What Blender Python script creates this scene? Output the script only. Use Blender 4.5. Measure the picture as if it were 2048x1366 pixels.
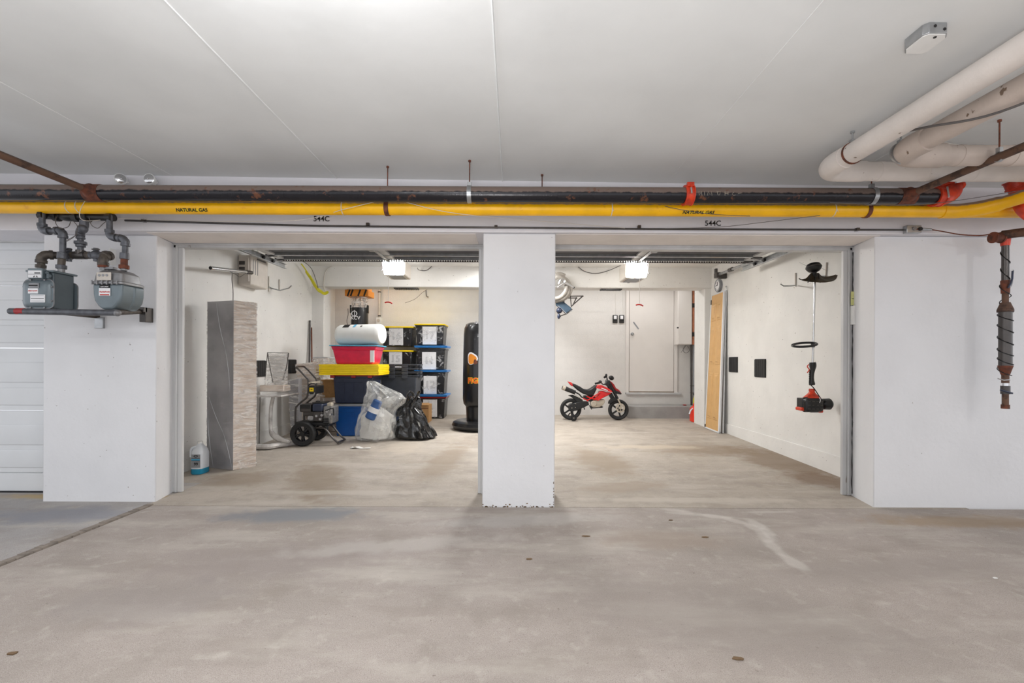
import bpy, math, random
from mathutils import Vector, Matrix, noise
random.seed(7)
for o in list(bpy.data.objects): bpy.data.objects.remove(o)
SC = bpy.context.scene
COL = SC.collection
# ---------------------------------------------------------------- camera
F = 921.6; CX = 1026.0; CY = 722.0; CH = 1.15; ROLL = math.radians(0.25)
cr, sr = math.cos(ROLL), math.sin(ROLL)
cam = bpy.data.cameras.new('camera'); co = bpy.data.objects.new('camera', cam); COL.objects.link(co)
cam.sensor_fit = 'HORIZONTAL'; cam.sensor_width = 36; cam.lens = 36 * F / 2048
cam.shift_x = -2 / 2048; cam.shift_y = 39 / 2048; cam.clip_start = 0.05
co.matrix_world = Matrix(((cr, -sr, 0, 0), (0, 0, -1, 0), (sr, cr, 0, CH), (0, 0, 0, 1)))
SC.camera = co
# ---------------------------------------------------------------- colour and world light
SC.view_settings.view_transform = 'Standard'; SC.view_settings.look = 'None'
SC.view_settings.gamma = 1; SC.view_settings.use_curve_mapping = False
SC.view_settings.exposure = 0.30
W = bpy.data.worlds.new('world'); SC.world = W; W.use_nodes = True
W.node_tree.nodes['Background'].inputs[0].default_value = (0.93, 0.95, 1.0, 1)
W.node_tree.nodes['Background'].inputs[1].default_value = 1.10
def area(name, loc, size, power, col, rot=(0, 0, 0)):
    l = bpy.data.lights.new(name, 'AREA'); l.shape = 'RECTANGLE'; l.size, l.size_y = size
    l.energy = power; l.color = col
    o = bpy.data.objects.new(name, l); COL.objects.link(o); o.location = loc; o.rotation_euler = rot
    return o
area('aisle_light', (-0.6, 1.15, 2.40), (1.2, 0.12), 20, (0.97, 0.98, 1.0))
area('aisle_light', (-3.8, 0.6, 2.40), (1.2, 0.12), 16, (0.97, 0.98, 1.0))
area('aisle_light', (3.2, 0.3, 2.35), (1.2, 0.12), 18, (1.0, 0.985, 0.97))
area('aisle_light', (0.3, -1.9, 2.40), (1.2, 0.12), 20, (1.0, 0.98, 0.97))
def point(name, loc, power, col, r=0.06):
    l = bpy.data.lights.new(name, 'POINT'); l.energy = power; l.color = col; l.shadow_soft_size = r
    o = bpy.data.objects.new(name, l); COL.objects.link(o); o.location = loc
    return o
# added soft fill light under the garage ceiling, hidden behind the pillar
area('garage_fill', (0.04, 6.75, 2.66), (.42, 1.5), 86, (1.0, 1.0, 0.99))
area('alcove_fill', (-1.8, 8.35, 2.66), (2.4, .12), 10, (1.0, 0.975, 0.92))  # added fill lights, hidden by the interior beam, to brighten the back wall
area('alcove_fill', (1.9, 8.35, 2.66), (2.4, .12), 12, (1.0, 0.99, 0.98))
point('strip_light', (3.9, 0.9, 2.38), 15, (1.0, 0.98, 0.97), .06)
# bare fluorescent strip hung just below the slab, above the photographer
point('strip_light', (-1.0, 1.35, 2.42), 6.5, (0.97, 0.98, 1.0), .1)
point('strip_light', (-0.5, 1.40, 2.42), 6.5, (0.97, 0.98, 1.0), .1)
def spot(name, loc, power, col, ang):
    l = bpy.data.lights.new(name, 'SPOT'); l.energy = power; l.color = col; l.spot_size = math.radians(ang); l.spot_blend = .6; l.shadow_soft_size = .3
    o = bpy.data.objects.new(name, l); COL.objects.link(o); o.location = loc; o.rotation_euler = (math.radians(178), 0, 0)
    return o
point('opener_rear_fill', (-1.66, 7.02, 2.42), 3.5, (1.0, 0.99, 0.97), .05)  # added fill lights behind the opener housings, to brighten the interior beam
point('opener_rear_fill', (1.75, 7.02, 2.40), 3.5, (1.0, 0.98, 0.95), .05)
spot('ceiling_fill', (-.3, -0.5, .8), 250, (1.0, 0.99, 0.99), 158)  # added upward fill light that brightens the aisle ceiling
# ---------------------------------------------------------------- pixel helpers (photograph pixel -> place in the garage)
def ray(px, py):
    lx, ly = (px - CX) / F, (CY - py) / F
    return lx * cr - ly * sr, lx * sr + ly * cr
def P(px, py, Y):
    a, b = ray(px, py); return Vector((a * Y, Y, CH + b * Y))
def PX(px, py, X):
    a, b = ray(px, py); Y = X / a; return Vector((X, Y, CH + b * Y))
def zf(Y): return 0.0 if Y < 4.2 else 0.022 * (Y - 4.2)
def crop(x0, y0, s):
    return lambda cx, cy, Y: P(x0 + cx / s, y0 + cy / s, Y)
# ---------------------------------------------------------------- mesh builder
class MB:
    def __init__(self): self.v = []; self.f = []; self.m = []; self.mi = 0
    def add(self, vs, fs):
        n = len(self.v); self.v += [tuple(v) for v in vs]
        for f in fs: self.f.append(tuple(i + n for i in f)); self.m.append(self.mi)
        return self
    def box(self, x0, x1, y0, y1, z0, z1, T=None):
        vs = [Vector(p) for p in ((x0,y0,z0),(x1,y0,z0),(x1,y1,z0),(x0,y1,z0),(x0,y0,z1),(x1,y0,z1),(x1,y1,z1),(x0,y1,z1))]
        if T: vs = [T @ v for v in vs]
        return self.add(vs, [(0,3,2,1),(4,5,6,7),(0,1,5,4),(1,2,6,5),(2,3,7,6),(3,0,4,7)])
    def frus(self, c, w0, d0, w1, d1, z0, z1, T=None):
        x, y = c
        vs = [Vector(p) for p in ((x-w0/2,y-d0/2,z0),(x+w0/2,y-d0/2,z0),(x+w0/2,y+d0/2,z0),(x-w0/2,y+d0/2,z0),
              (x-w1/2,y-d1/2,z1),(x+w1/2,y-d1/2,z1),(x+w1/2,y+d1/2,z1),(x-w1/2,y+d1/2,z1))]
        if T: vs = [T @ v for v in vs]
        return self.add(vs, [(0,3,2,1),(4,5,6,7),(0,1,5,4),(1,2,6,5),(2,3,7,6),(3,0,4,7)])
    def cyl(self, a, b, r, r2=None, n=16, caps=True):
        a, b = Vector(a), Vector(b); r2 = r if r2 is None else r2
        q = (b - a).to_track_quat('Z', 'Y')
        ring = lambda c, R: [c + q @ Vector((R*math.cos(2*math.pi*i/n), R*math.sin(2*math.pi*i/n), 0)) for i in range(n)]
        vs = ring(a, r) + ring(b, r2)
        fs = [(i, (i+1) % n, n+(i+1) % n, n+i) for i in range(n)]
        if caps: fs += [tuple(range(n-1, -1, -1)), tuple(range(n, 2*n))]
        return self.add(vs, fs)
    def tube(self, pts, r, n=8, closed=False):
        pts = [Vector(p) for p in pts]; N = len(pts); vs = []; rr = r if isinstance(r, (list, tuple)) else [r]*N
        up = None
        for i, p in enumerate(pts):
            if closed: t = pts[(i+1) % N] - pts[i-1]
            else: t = pts[min(i+1, N-1)] - pts[max(i-1, 0)]
            if t.length < 1e-9: t = Vector((0, 0, 1))
            t.normalize()
            if up is None:
                up = Vector((0, 0, 1)) if abs(t.z) < .9 else Vector((0, 1, 0))
            s = t.cross(up); s.normalize(); up = s.cross(t); up.normalize()
            for k in range(n):
                a = 2*math.pi*k/n; vs.append(p + (s*math.cos(a) + up*math.sin(a))*rr[i])
        fs = []
        for i in range(N if closed else N-1):
            j = (i+1) % N
            for k in range(n): fs.append((i*n+k, i*n+(k+1) % n, j*n+(k+1) % n, j*n+k))
        if not closed: fs += [tuple(range(n-1, -1, -1)), tuple(range((N-1)*n, N*n))]
        return self.add(vs, fs)
    def lathe(self, prof, c, n=24, axis='Z', T=None):
        c = Vector(c); vs = []
        for r, h in prof:
            for k in range(n):
                a = 2*math.pi*k/n; x, y = r*math.cos(a), r*math.sin(a)
                p = {'Z': (x, y, h), 'Y': (x, h, y), 'X': (h, x, y)}[axis]
                p = Vector(p); p = (T @ p) if T else p
                vs.append(c + p)
        fs = []
        for i in range(len(prof)-1):
            for k in range(n): fs.append((i*n+k, i*n+(k+1) % n, (i+1)*n+(k+1) % n, (i+1)*n+k))
        fs += [tuple(range(n-1, -1, -1)), tuple(range((len(prof)-1)*n, len(prof)*n))]
        return self.add(vs, fs)
    def ell(self, c, rx, ry, rz, nu=16, nv=10, T=None):
        prof = [(math.sin(math.pi*i/nv), -math.cos(math.pi*i/nv)) for i in range(nv+1)]
        c = Vector(c); vs = []
        for r, h in prof:
            r = max(r, .01)
            for k in range(nu):
                a = 2*math.pi*k/nu; p = Vector((rx*r*math.cos(a), ry*r*math.sin(a), rz*h))
                vs.append(c + ((T @ p) if T else p))
        fs = []
        for i in range(nv):
            for k in range(nu): fs.append((i*nu+k, i*nu+(k+1) % nu, (i+1)*nu+(k+1) % nu, (i+1)*nu+k))
        fs += [tuple(range(nu-1, -1, -1)), tuple(range(nv*nu, (nv+1)*nu))]
        return self.add(vs, fs)
    def poly(self, pts, vec):
        pts = [Vector(p) for p in pts]; vec = Vector(vec); n = len(pts)
        nrm = Vector((0, 0, 0))
        for i in range(n): nrm += pts[i].cross(pts[(i+1) % n])
        if nrm.dot(vec) > 0: pts = pts[::-1]
        vs = pts + [p + vec for p in pts]
        fs = [tuple(range(n)), tuple(range(2*n-1, n-1, -1))] + [((i+1) % n, i, n+i, n+(i+1) % n) for i in range(n)]
        return self.add(vs, fs)
    def build(self, name, mat, parent=None, smooth=True, bevel=0, ang=0.7, seg=2, sub=0):
        me = bpy.data.meshes.new(name); me.from_pydata(self.v, [], self.f)
        mats = mat if isinstance(mat, (list, tuple)) else [mat]
        for m in mats: me.materials.append(m)
        if len(mats) > 1: me.polygons.foreach_set('material_index', self.m)
        me.update()
        if smooth:
            me.polygons.foreach_set('use_smooth', [True]*len(me.polygons)); me.set_sharp_from_angle(angle=ang)
        o = bpy.data.objects.new(name, me); COL.objects.link(o)
        if bevel:
            b = o.modifiers.new('bevel', 'BEVEL'); b.width = bevel; b.segments = seg; b.limit_method = 'ANGLE'; b.angle_limit = math.radians(35)
        if sub:
            s = o.modifiers.new('sub', 'SUBSURF'); s.levels = sub; s.render_levels = sub
        if parent: adopt(o, parent)
        return o
def adopt(o, parent):
    o.parent = parent
    L = Matrix.Identity(4); p = parent
    while p is not None:
        L = L @ Matrix.Translation(-p.location) if p.type == 'EMPTY' else L
        p = p.parent
    if parent.type != 'EMPTY' and parent.parent: L = Matrix.Identity(4)
    o.matrix_parent_inverse = L
def tag(o, label, cat, group=None):
    o['label'] = label; o['category'] = cat
    if group: o['group'] = group
    return o
def thing(name, label, cat, loc=(0, 0, 0), group=None):
    o = bpy.data.objects.new(name, None); COL.objects.link(o); o.location = loc; o.empty_display_size = .1
    return tag(o, label, cat, group)
def struct(o): o['kind'] = 'structure'; return o
def dup(o, loc=None, rotz=None, label=None, parent=None):
    c = o.copy(); COL.objects.link(c)
    if parent: c.parent = parent
    if loc is not None: c.location = loc
    if rotz is not None: c.rotation_euler = (0, 0, rotz)
    if label: c['label'] = label
    for ch in list(o.children): dup(ch, parent=c)
    return c
def cr_path(pts, k=6, closed=False):
    pts = [Vector(p) for p in pts]; out = []; N = len(pts)
    g = (lambda i: pts[i % N]) if closed else (lambda i: pts[min(max(i, 0), N-1)])
    for i in range(N if closed else N-1):
        a, b, c, d = g(i-1), g(i), g(i+1), g(i+2)
        for j in range(k):
            t = j/k
            out.append(0.5*((2*b) + (c-a)*t + (2*a-5*b+4*c-d)*t*t + (3*b-a-3*c+d)*t**3))
    if not closed: out.append(pts[-1])
    return out
def rrect(w, h, r, n=4):
    out = []
    for cx, cy, a0 in ((w/2-r, h/2-r, 0), (-w/2+r, h/2-r, 90), (-w/2+r, -h/2+r, 180), (w/2-r, -h/2+r, 270)):
        for i in range(n+1):
            a = math.radians(a0 + 90*i/n); out.append((cx + r*math.cos(a), cy + r*math.sin(a)))
    return out
def text(s, size, mat, parent, loc, R=None, name='lettering', ext=0.0006, outline=0, bold=0, align='CENTER'):
    c = bpy.data.curves.new(name, 'FONT'); c.body = s; c.size = size; c.align_x = align; c.align_y = 'CENTER'
    c.extrude = ext; c.offset = bold; c.resolution_u = 3
    if outline: c.fill_mode = 'NONE'; c.bevel_depth = outline; c.bevel_resolution = 0; c.extrude = 0
    t = bpy.data.objects.new(name, c); COL.objects.link(t)
    bpy.context.view_layer.update()
    me = bpy.data.meshes.new_from_object(t.evaluated_get(bpy.context.evaluated_depsgraph_get()))
    bpy.data.objects.remove(t); bpy.data.curves.remove(c)
    M = Matrix.Translation(Vector(loc)) @ (R if R else Matrix.Rotation(math.pi/2, 4, 'X'))
    me.transform(M); me.materials.clear(); me.materials.append(mat)
    o = bpy.data.objects.new(name, me); COL.objects.link(o)
    if parent: adopt(o, parent)
    return o
# ---------------------------------------------------------------- materials
def lin(c): return tuple(((x/255)/12.92 if x/255 <= .04045 else ((x/255+.055)/1.055)**2.4) for x in c) + (1,)
def nt(m): return m.node_tree.nodes, m.node_tree.links
def pm(name, rgb, rough=.5, metal=0, var=.10, scale=12, bump=0, bscale=80, coat=0, spots=None, spot_scale=60, spot_t=.68, emis=0, alpha=1, rgb2=None, stretch=(1, 1, 1), spec=.5):
    m = bpy.data.materials.new(name); m.use_nodes = True; N, L = nt(m); b = N['Principled BSDF']
    tc = N.new('ShaderNodeTexCoord'); mp = N.new('ShaderNodeMapping'); mp.inputs['Scale'].default_value = stretch
    L.new(tc.outputs['Object'], mp.inputs[0]); co_ = mp.outputs[0]
    nz = N.new('ShaderNodeTexNoise'); nz.inputs['Scale'].default_value = scale; nz.inputs['Detail'].default_value = 5; L.new(co_, nz.inputs['Vector'])
    mx = N.new('ShaderNodeMix'); mx.data_type = 'RGBA'
    c = lin(rgb); c2 = lin(rgb2) if rgb2 else tuple(x*(1-var*1.6) for x in c[:3]) + (1,)
    mx.inputs[6].default_value = c; mx.inputs[7].default_value = c2
    rp = N.new('ShaderNodeMapRange'); rp.inputs[1].default_value = .4; rp.inputs[2].default_value = .68
    L.new(nz.outputs[0], rp.inputs[0]); L.new(rp.outputs[0], mx.inputs[0]); last = mx.outputs[2]
    if spots:
        n2 = N.new('ShaderNodeTexNoise'); n2.inputs['Scale'].default_value = spot_scale; n2.inputs['Detail'].default_value = 3; L.new(co_, n2.inputs['Vector'])
        r2 = N.new('ShaderNodeMapRange'); r2.inputs[1].default_value = spot_t; r2.inputs[2].default_value = spot_t + .03; L.new(n2.outputs[0], r2.inputs[0])
        m2 = N.new('ShaderNodeMix'); m2.data_type = 'RGBA'; L.new(r2.outputs[0], m2.inputs[0]); L.new(last, m2.inputs[6]); m2.inputs[7].default_value = lin(spots); last = m2.outputs[2]
    L.new(last, b.inputs['Base Color'])
    b.inputs['Roughness'].default_value = rough; b.inputs['Metallic'].default_value = metal
    b.inputs['Coat Weight'].default_value = coat; b.inputs['Specular IOR Level'].default_value = spec
    if bump:
        n3 = N.new('ShaderNodeTexNoise'); n3.inputs['Scale'].default_value = bscale; n3.inputs['Detail'].default_value = 4; L.new(co_, n3.inputs['Vector'])
        bp = N.new('ShaderNodeBump'); bp.inputs['Strength'].default_value = bump; bp.inputs['Distance'].default_value = .01
        L.new(n3.outputs[0], bp.inputs['Height']); L.new(bp.outputs[0], b.inputs['Normal'])
    if emis:
        b.inputs['Emission Color'].default_value = c; b.inputs['Emission Strength'].default_value = emis
    if alpha < 1: b.inputs['Alpha'].default_value = alpha
    return m
def film(name, rgb, lo=.06, hi=.6, rough=.12, bump=.3, bscale=9, stretch=(1, 1, 1), t0=.5, t1=.72):
    """clear plastic film: see-through with milky, glossy creases"""
    m = bpy.data.materials.new(name); m.use_nodes = True; N, L = nt(m); b = N['Principled BSDF']; out = N['Material Output']
    b.inputs['Base Color'].default_value = lin(rgb); b.inputs['Roughness'].default_value = rough; b.inputs['Coat Weight'].default_value = .8
    tc = N.new('ShaderNodeTexCoord'); mp = N.new('ShaderNodeMapping'); mp.inputs['Scale'].default_value = stretch; mp.inputs['Rotation'].default_value = (.1, .25, 0); L.new(tc.outputs['Object'], mp.inputs[0])
    n3 = N.new('ShaderNodeTexNoise'); n3.inputs['Scale'].default_value = bscale; n3.inputs['Detail'].default_value = 6; n3.inputs['Distortion'].default_value = 1.2; L.new(mp.outputs[0], n3.inputs['Vector'])
    bp = N.new('ShaderNodeBump'); bp.inputs['Strength'].default_value = bump; bp.inputs['Distance'].default_value = .03; L.new(n3.outputs[0], bp.inputs['Height']); L.new(bp.outputs[0], b.inputs['Normal'])
    tr = N.new('ShaderNodeBsdfTransparent'); ms = N.new('ShaderNodeMixShader')
    r = N.new('ShaderNodeMapRange'); r.inputs[1].default_value = t0; r.inputs[2].default_value = t1; r.inputs[3].default_value = lo; r.inputs[4].default_value = hi
    L.new(n3.outputs[0], r.inputs[0]); L.new(r.outputs[0], ms.inputs[0]); L.new(tr.outputs[0], ms.inputs[1]); L.new(b.outputs[0], ms.inputs[2]); L.new(ms.outputs[0], out.inputs[0])
    return m
def dusty(name, rgb, dust, rough=.3, metal=0, patch=None, patch_t=.6, scale=6, dt=.50):
    """paint with dust settled on the upward side and patches of rust"""
    m = pm(name, rgb, rough, metal, .1, scale, bump=.1, bscale=120); N, L = nt(m); b = N['Principled BSDF']
    base = b.inputs['Base Color'].links[0].from_socket
    g = N.new('ShaderNodeNewGeometry'); sx = N.new('ShaderNodeSeparateXYZ'); L.new(g.outputs['Normal'], sx.inputs[0])
    tc = N.new('ShaderNodeTexCoord'); nz = N.new('ShaderNodeTexNoise'); nz.inputs['Scale'].default_value = 25; nz.inputs['Detail'].default_value = 6; L.new(tc.outputs['Object'], nz.inputs['Vector'])
    ad = N.new('ShaderNodeMath'); ad.operation = 'MULTIPLY_ADD'; L.new(nz.outputs[0], ad.inputs[0]); ad.inputs[1].default_value = .5; L.new(sx.outputs['Z'], ad.inputs[2])
    r = N.new('ShaderNodeMapRange'); r.inputs[1].default_value = dt; r.inputs[2].default_value = dt + .16; L.new(ad.outputs[0], r.inputs[0])
    mx = N.new('ShaderNodeMix'); mx.data_type = 'RGBA'; L.new(r.outputs[0], mx.inputs[0]); L.new(base, mx.inputs[6]); mx.inputs[7].default_value = lin(dust); last = mx.outputs[2]
    if patch:
        n2 = N.new('ShaderNodeTexNoise'); n2.inputs['Scale'].default_value = 9; n2.inputs['Detail'].default_value = 8; n2.inputs['Roughness'].default_value = .7; L.new(tc.outputs['Object'], n2.inputs['Vector'])
        r2 = N.new('ShaderNodeMapRange'); r2.inputs[1].default_value = patch_t; r2.inputs[2].default_value = patch_t + .06; L.new(n2.outputs[0], r2.inputs[0])
        m2 = N.new('ShaderNodeMix'); m2.data_type = 'RGBA'; L.new(r2.outputs[0], m2.inputs[0]); L.new(last, m2.inputs[6]); m2.inputs[7].default_value = lin(patch); last = m2.outputs[2]
    L.new(last, b.inputs['Base Color']); return m
def floor_mat(name, rgb, rgb2, stains):
    m = pm(name, rgb, .75, 0, rgb2=rgb2, scale=1.1, bump=.12, bscale=200); N, L = nt(m); b = N['Principled BSDF']
    last = b.inputs['Base Color'].links[0].from_socket
    tc = N.new('ShaderNodeTexCoord')
    def mixin(fac, col):
        nonlocal last
        x = N.new('ShaderNodeMix'); x.data_type = 'RGBA'; L.new(fac, x.inputs[0]); L.new(last, x.inputs[6]); x.inputs[7].default_value = lin(col); last = x.outputs[2]
    for sc, t0, t1, k, col in ((240, .55, .66, .6, (104, 96, 89)), (300, .55, .66, .6, (204, 196, 188)), (85, .60, .72, .4, (118, 109, 102)), (4.5, .48, .7, .5, (140, 131, 122)), (-1.6, .5, .66, .55, (190, 183, 174)), (-2.6, .52, .7, .5, (142, 132, 123)), (11, .55, .75, .45, (196, 189, 181)), (40, .70, .74, .6, (112, 100, 92))):
        n = N.new('ShaderNodeTexNoise'); n.inputs['Scale'].default_value = abs(sc); n.inputs['Detail'].default_value = 7 if sc < 30 else 2; n.inputs['Roughness'].default_value = .62
        if sc < 0:
            ms_ = N.new('ShaderNodeMapping'); ms_.inputs['Scale'].default_value = (.5, 1.7, 1); L.new(tc.outputs['Object'], ms_.inputs[0]); L.new(ms_.outputs[0], n.inputs['Vector'])
        else: L.new(tc.outputs['Object'], n.inputs['Vector'])
        r = N.new('ShaderNodeMapRange'); r.inputs[1].default_value = t0; r.inputs[2].default_value = t1; r.inputs[4].default_value = k; L.new(n.outputs[0], r.inputs[0]); mixin(r.outputs[0], col)
    nw = N.new('ShaderNodeTexNoise'); nw.inputs['Scale'].default_value = 4.5; nw.inputs['Detail'].default_value = 9; nw.inputs['Roughness'].default_value = .65; L.new(tc.outputs['Object'], nw.inputs['Vector'])
    for (x, y, rx, ry, rot, col, k) in stains:
        mp = N.new('ShaderNodeMapping'); mp.vector_type = 'TEXTURE'; mp.inputs['Location'].default_value = (x, y, 0); mp.inputs['Rotation'].default_value = (0, 0, math.radians(rot)); mp.inputs['Scale'].default_value = (rx, ry, 50)
        L.new(tc.outputs['Object'], mp.inputs[0])
        ln = N.new('ShaderNodeVectorMath'); ln.operation = 'LENGTH'; L.new(mp.outputs[0], ln.inputs[0])
        ad = N.new('ShaderNodeMath'); ad.operation = 'MULTIPLY_ADD'; L.new(nw.outputs[0], ad.inputs[0]); ad.inputs[1].default_value = 1.7; L.new(ln.outputs['Value'], ad.inputs[2])
        r = N.new('ShaderNodeMapRange'); r.interpolation_type = 'SMOOTHSTEP'; r.inputs[1].default_value = 2.0; r.inputs[2].default_value = 1.25; r.inputs[3].default_value = 0; r.inputs[4].default_value = k
        L.new(ad.outputs[0], r.inputs[0]); mixin(r.outputs[0], col)
    L.new(last, b.inputs['Base Color']); return m
M = {}
M['wall'] = pm('painted_concrete', (226, 226, 228), .55, var=.03, scale=2.5, bump=.25, bscale=18, spots=(150, 145, 140), spot_scale=38, spot_t=.735)
M['wall_in'] = pm('painted_interior_concrete', (228, 226, 222), .55, var=.04, scale=3, bump=.25, bscale=14, spots=(150, 142, 134), spot_scale=34, spot_t=.712)
M['ceil'] = pm('painted_slab', (224, 226, 226), .6, var=.05, scale=1.6, bump=.2, bscale=9)
M['beam'] = pm('painted_beam', (224, 222, 226), .55, var=.04, scale=3, bump=.2, bscale=14)
M['soffit'] = pm('painted_soffit', (236, 229, 224), .6, var=.05, scale=5)
M['block'] = pm('painted_block', (222, 219, 215), .6, var=.03, scale=5, bump=.3, bscale=60)
M['mortar'] = pm('mortar', (222, 218, 214), .8, var=.04)
M['jamb'] = pm('galvanised_jamb', (208, 208, 208), .5, .1, var=.14, scale=4, stretch=(1, 1, .2), spots=(120, 105, 92), spot_scale=20, spot_t=.72)
M['door_white'] = pm('white_door_paint', (222, 224, 226), .45, var=.03, scale=3)
M['door_warm'] = pm('warm_white_door_paint', (226, 221, 216), .5, var=.03, scale=3)
M['door_dark'] = pm('door_back', (84, 84, 88), .5, .2, var=.15, scale=6)
M['steel'] = pm('galvanised_steel', (178, 180, 182), .35, .8, var=.15, scale=14)
M['chrome'] = pm('polished_steel', (215, 215, 216), .2, .9, var=.05)
M['black'] = pm('black_plastic', (26, 26, 28), .4, var=.2)
M['rubber'] = pm('black_rubber', (34, 34, 35), .7, var=.15, bump=.2)
M['blackpipe'] = dusty('black_pipe', (34, 33, 38), (122, 106, 98), .2, .2, patch=(112, 72, 52), patch_t=.60, dt=.22)
M['darkpipe'] = dusty('dark_pipe', (30, 28, 28), (60, 52, 48), .5)
M['rust'] = dusty('rusty_pipe', (104, 76, 60), (88, 68, 58), .7, .1, patch=(70, 52, 44), patch_t=.52)
M['rustbrown'] = pm('rusty_steel', (120, 66, 46), .7, .2, var=.3, scale=30, rgb2=(76, 48, 38))
M['yellow'] = dusty('yellow_gas_pipe', (255, 192, 6), (150, 124, 100), .35, 0, patch=(236, 168, 8), patch_t=.62, dt=.62)
M['yellowlabel'] = pm('yellow_label', (252, 214, 30), .5, var=.05)
M['orange'] = pm('orange_fitting', (222, 66, 30), .4, var=.15, rgb2=(170, 46, 24), scale=20)
M['ironpipe'] = pm('grey_gas_fitting', (98, 100, 106), .42, .35, var=.25, scale=25, bump=.15)
M['ironrust'] = pm('worn_fitting', (92, 84, 76), .55, .3, rgb2=(60, 54, 52), scale=25)
M['meter'] = pm('grey_blue_enamel', (112, 124, 130), .32, .15, var=.12, scale=8)
M['meter_dark'] = pm('dark_enamel', (84, 95, 101), .35, .15, var=.12, scale=8)
M['castalu'] = pm('cast_aluminium', (142, 142, 144), .42, .5, var=.15, scale=20, bump=.15)
M['white'] = pm('white_plastic', (232, 232, 230), .45, var=.03)
M['paper'] = pm('white_paper', (236, 236, 238), .7, var=.03)
M['ink'] = pm('black_ink', (24, 22, 22), .6, var=.05)
M['redink'] = pm('red_print', (190, 52, 48), .6, var=.05)
M['pencil'] = pm('grey_marker', (150, 150, 156), .6, var=.05)
M['insul'] = pm('canvas_insulation', (222, 214, 208), .6, var=.07, scale=5, bump=.2, bscale=30, spots=(110, 90, 72), spot_scale=22, spot_t=.73)
M['insul2'] = pm('grimy_insulation', (200, 186, 176), .65, var=.16, scale=4, bump=.2, bscale=30, spots=(120, 100, 84), spot_scale=18, spot_t=.70)
M['film'] = film('clear_wrap', (246, 242, 238), .06, .75, .08, .7, 6, (1, 1, 4), .47, .68)
M['bagfilm'] = film('clear_bag', (236, 236, 232), .26, .75, .12, .5, 4)
M['filmsoft'] = film('smooth_wrap', (226, 224, 224), .06, .35, .12, .3, 2.5, (1, 1, 2), .5, .8)
M['wrapgrey'] = pm('grey_wrapped_surface', (206, 202, 198), .15, 0, rgb2=(170, 165, 162), scale=12, bump=.9, bscale=20, coat=.9)
M['crate'] = pm('wrapped_carton', (206, 190, 176), .14, .35, rgb2=(240, 230, 222), scale=6, bump=1.0, bscale=8, coat=1.0, stretch=(1, 1, 5))
M['crate_dark'] = pm('dark_panel_and_shaded_carton', (156, 154, 156), .22, 0, rgb2=(128, 126, 130), scale=3, bump=.35, bscale=4, coat=.8)
M['navy'] = pm('navy_plastic', (44, 52, 74), .4, var=.1)
M['blue'] = pm('blue_plastic', (6, 84, 164), .4, var=.08)
M['charcoal'] = pm('charcoal_plastic', (52, 56, 64), .4, var=.1)
M['totblack'] = pm('black_tote_plastic', (34, 34, 37), .3, var=.15, bump=.3, bscale=20)
M['pink'] = pm('pink_plastic', (226, 30, 78), .35, var=.1, coat=.3)
M['lidyellow'] = pm('yellow_plastic', (255, 220, 0), .4, var=.05)
M['lidblue'] = pm('blue_lid', (60, 150, 236), .35, var=.1)
M['lidred'] = pm('red_lid', (164, 28, 34), .35, var=.1)
M['lidcyan'] = pm('pale_blue_lid', (92, 178, 216), .4, var=.08)
M['grey'] = pm('grey_plastic', (148, 150, 154), .45, var=.08)
M['beige'] = pm('beige_plastic', (204, 196, 186), .45, var=.05)
M['card'] = pm('cardboard', (190, 146, 96), .8, var=.1, scale=20)
M['tan'] = pm('tan_door_paint', (208, 166, 110), .5, var=.04)
M['tank'] = pm('white_roll', (240, 240, 236), .5, var=.02)
M['bagblack'] = pm('black_garbage_film', (14, 14, 16), .22, var=.2, coat=.6, bump=.6, bscale=22)
M['cloth'] = pm('white_cloth', (226, 224, 220), .8, var=.06, bump=.4)
M['bluecloth'] = pm('blue_item', (52, 92, 150), .6, var=.15)
M['vinyl'] = pm('black_vinyl', (20, 20, 22), .3, var=.15, coat=.3, bump=.1, bscale=10)
M['red'] = pm('red_plastic', (212, 26, 26), .3, var=.06, coat=.5)
M['darkred'] = pm('dark_red_plastic', (150, 26, 30), .3, var=.06)
M['silver'] = pm('silver_plastic', (196, 186, 170), .4, .3, var=.08)
M['gunmetal'] = pm('gunmetal_tube', (86, 82, 80), .3, .6, var=.12)
M['redcan'] = pm('red_fuel_plastic', (232, 52, 22), .4, var=.06)
M['ylime'] = pm('yellow_lime_cord', (214, 206, 40), .5, var=.12)
M['cable'] = pm('grey_cable', (96, 92, 90), .5, var=.1)
M['cablewhite'] = pm('white_cable', (214, 208, 200), .5, var=.05)
M['copper'] = pm('copper_pipe', (186, 118, 86), .45, .3, var=.2)
M['curb'] = pm('grey_painted_curb', (158, 156, 154), .6, var=.1, scale=5, bump=.2)
M['hose'] = pm('grey_hose', (176, 170, 162), .5, var=.1, bump=.9, bscale=60)
M['chairblue'] = pm('slate_blue_fabric', (74, 96, 116), .7, var=.15)
M['sticker_o'] = pm('orange_print', (226, 140, 40), .5, var=.05)
M['letter_o'] = pm('orange_red_lettering', (226, 78, 34), .5, var=.05)
M['engine'] = pm('engine_casting', (150, 148, 146), .35, .6, var=.25, scale=40, bump=.4)
M['sign'] = pm('pale_yellow_sign', (222, 222, 150), .6, var=.08)
M['jug'] = pm('milky_plastic', (214, 218, 224), .35, var=.03)
M['fluid'] = pm('blue_fluid', (34, 140, 176), .25, var=.05)
M['brownbrush'] = pm('brown_worn_plastic', (74, 62, 44), .5, var=.25, scale=20)
M['curbbrown'] = pm('brown_dirt', (120, 96, 70), .9, var=.2)
M['glassclear'] = film('reflector_glass', (225, 228, 230), .2, .6, .08, .3, 40)
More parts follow.
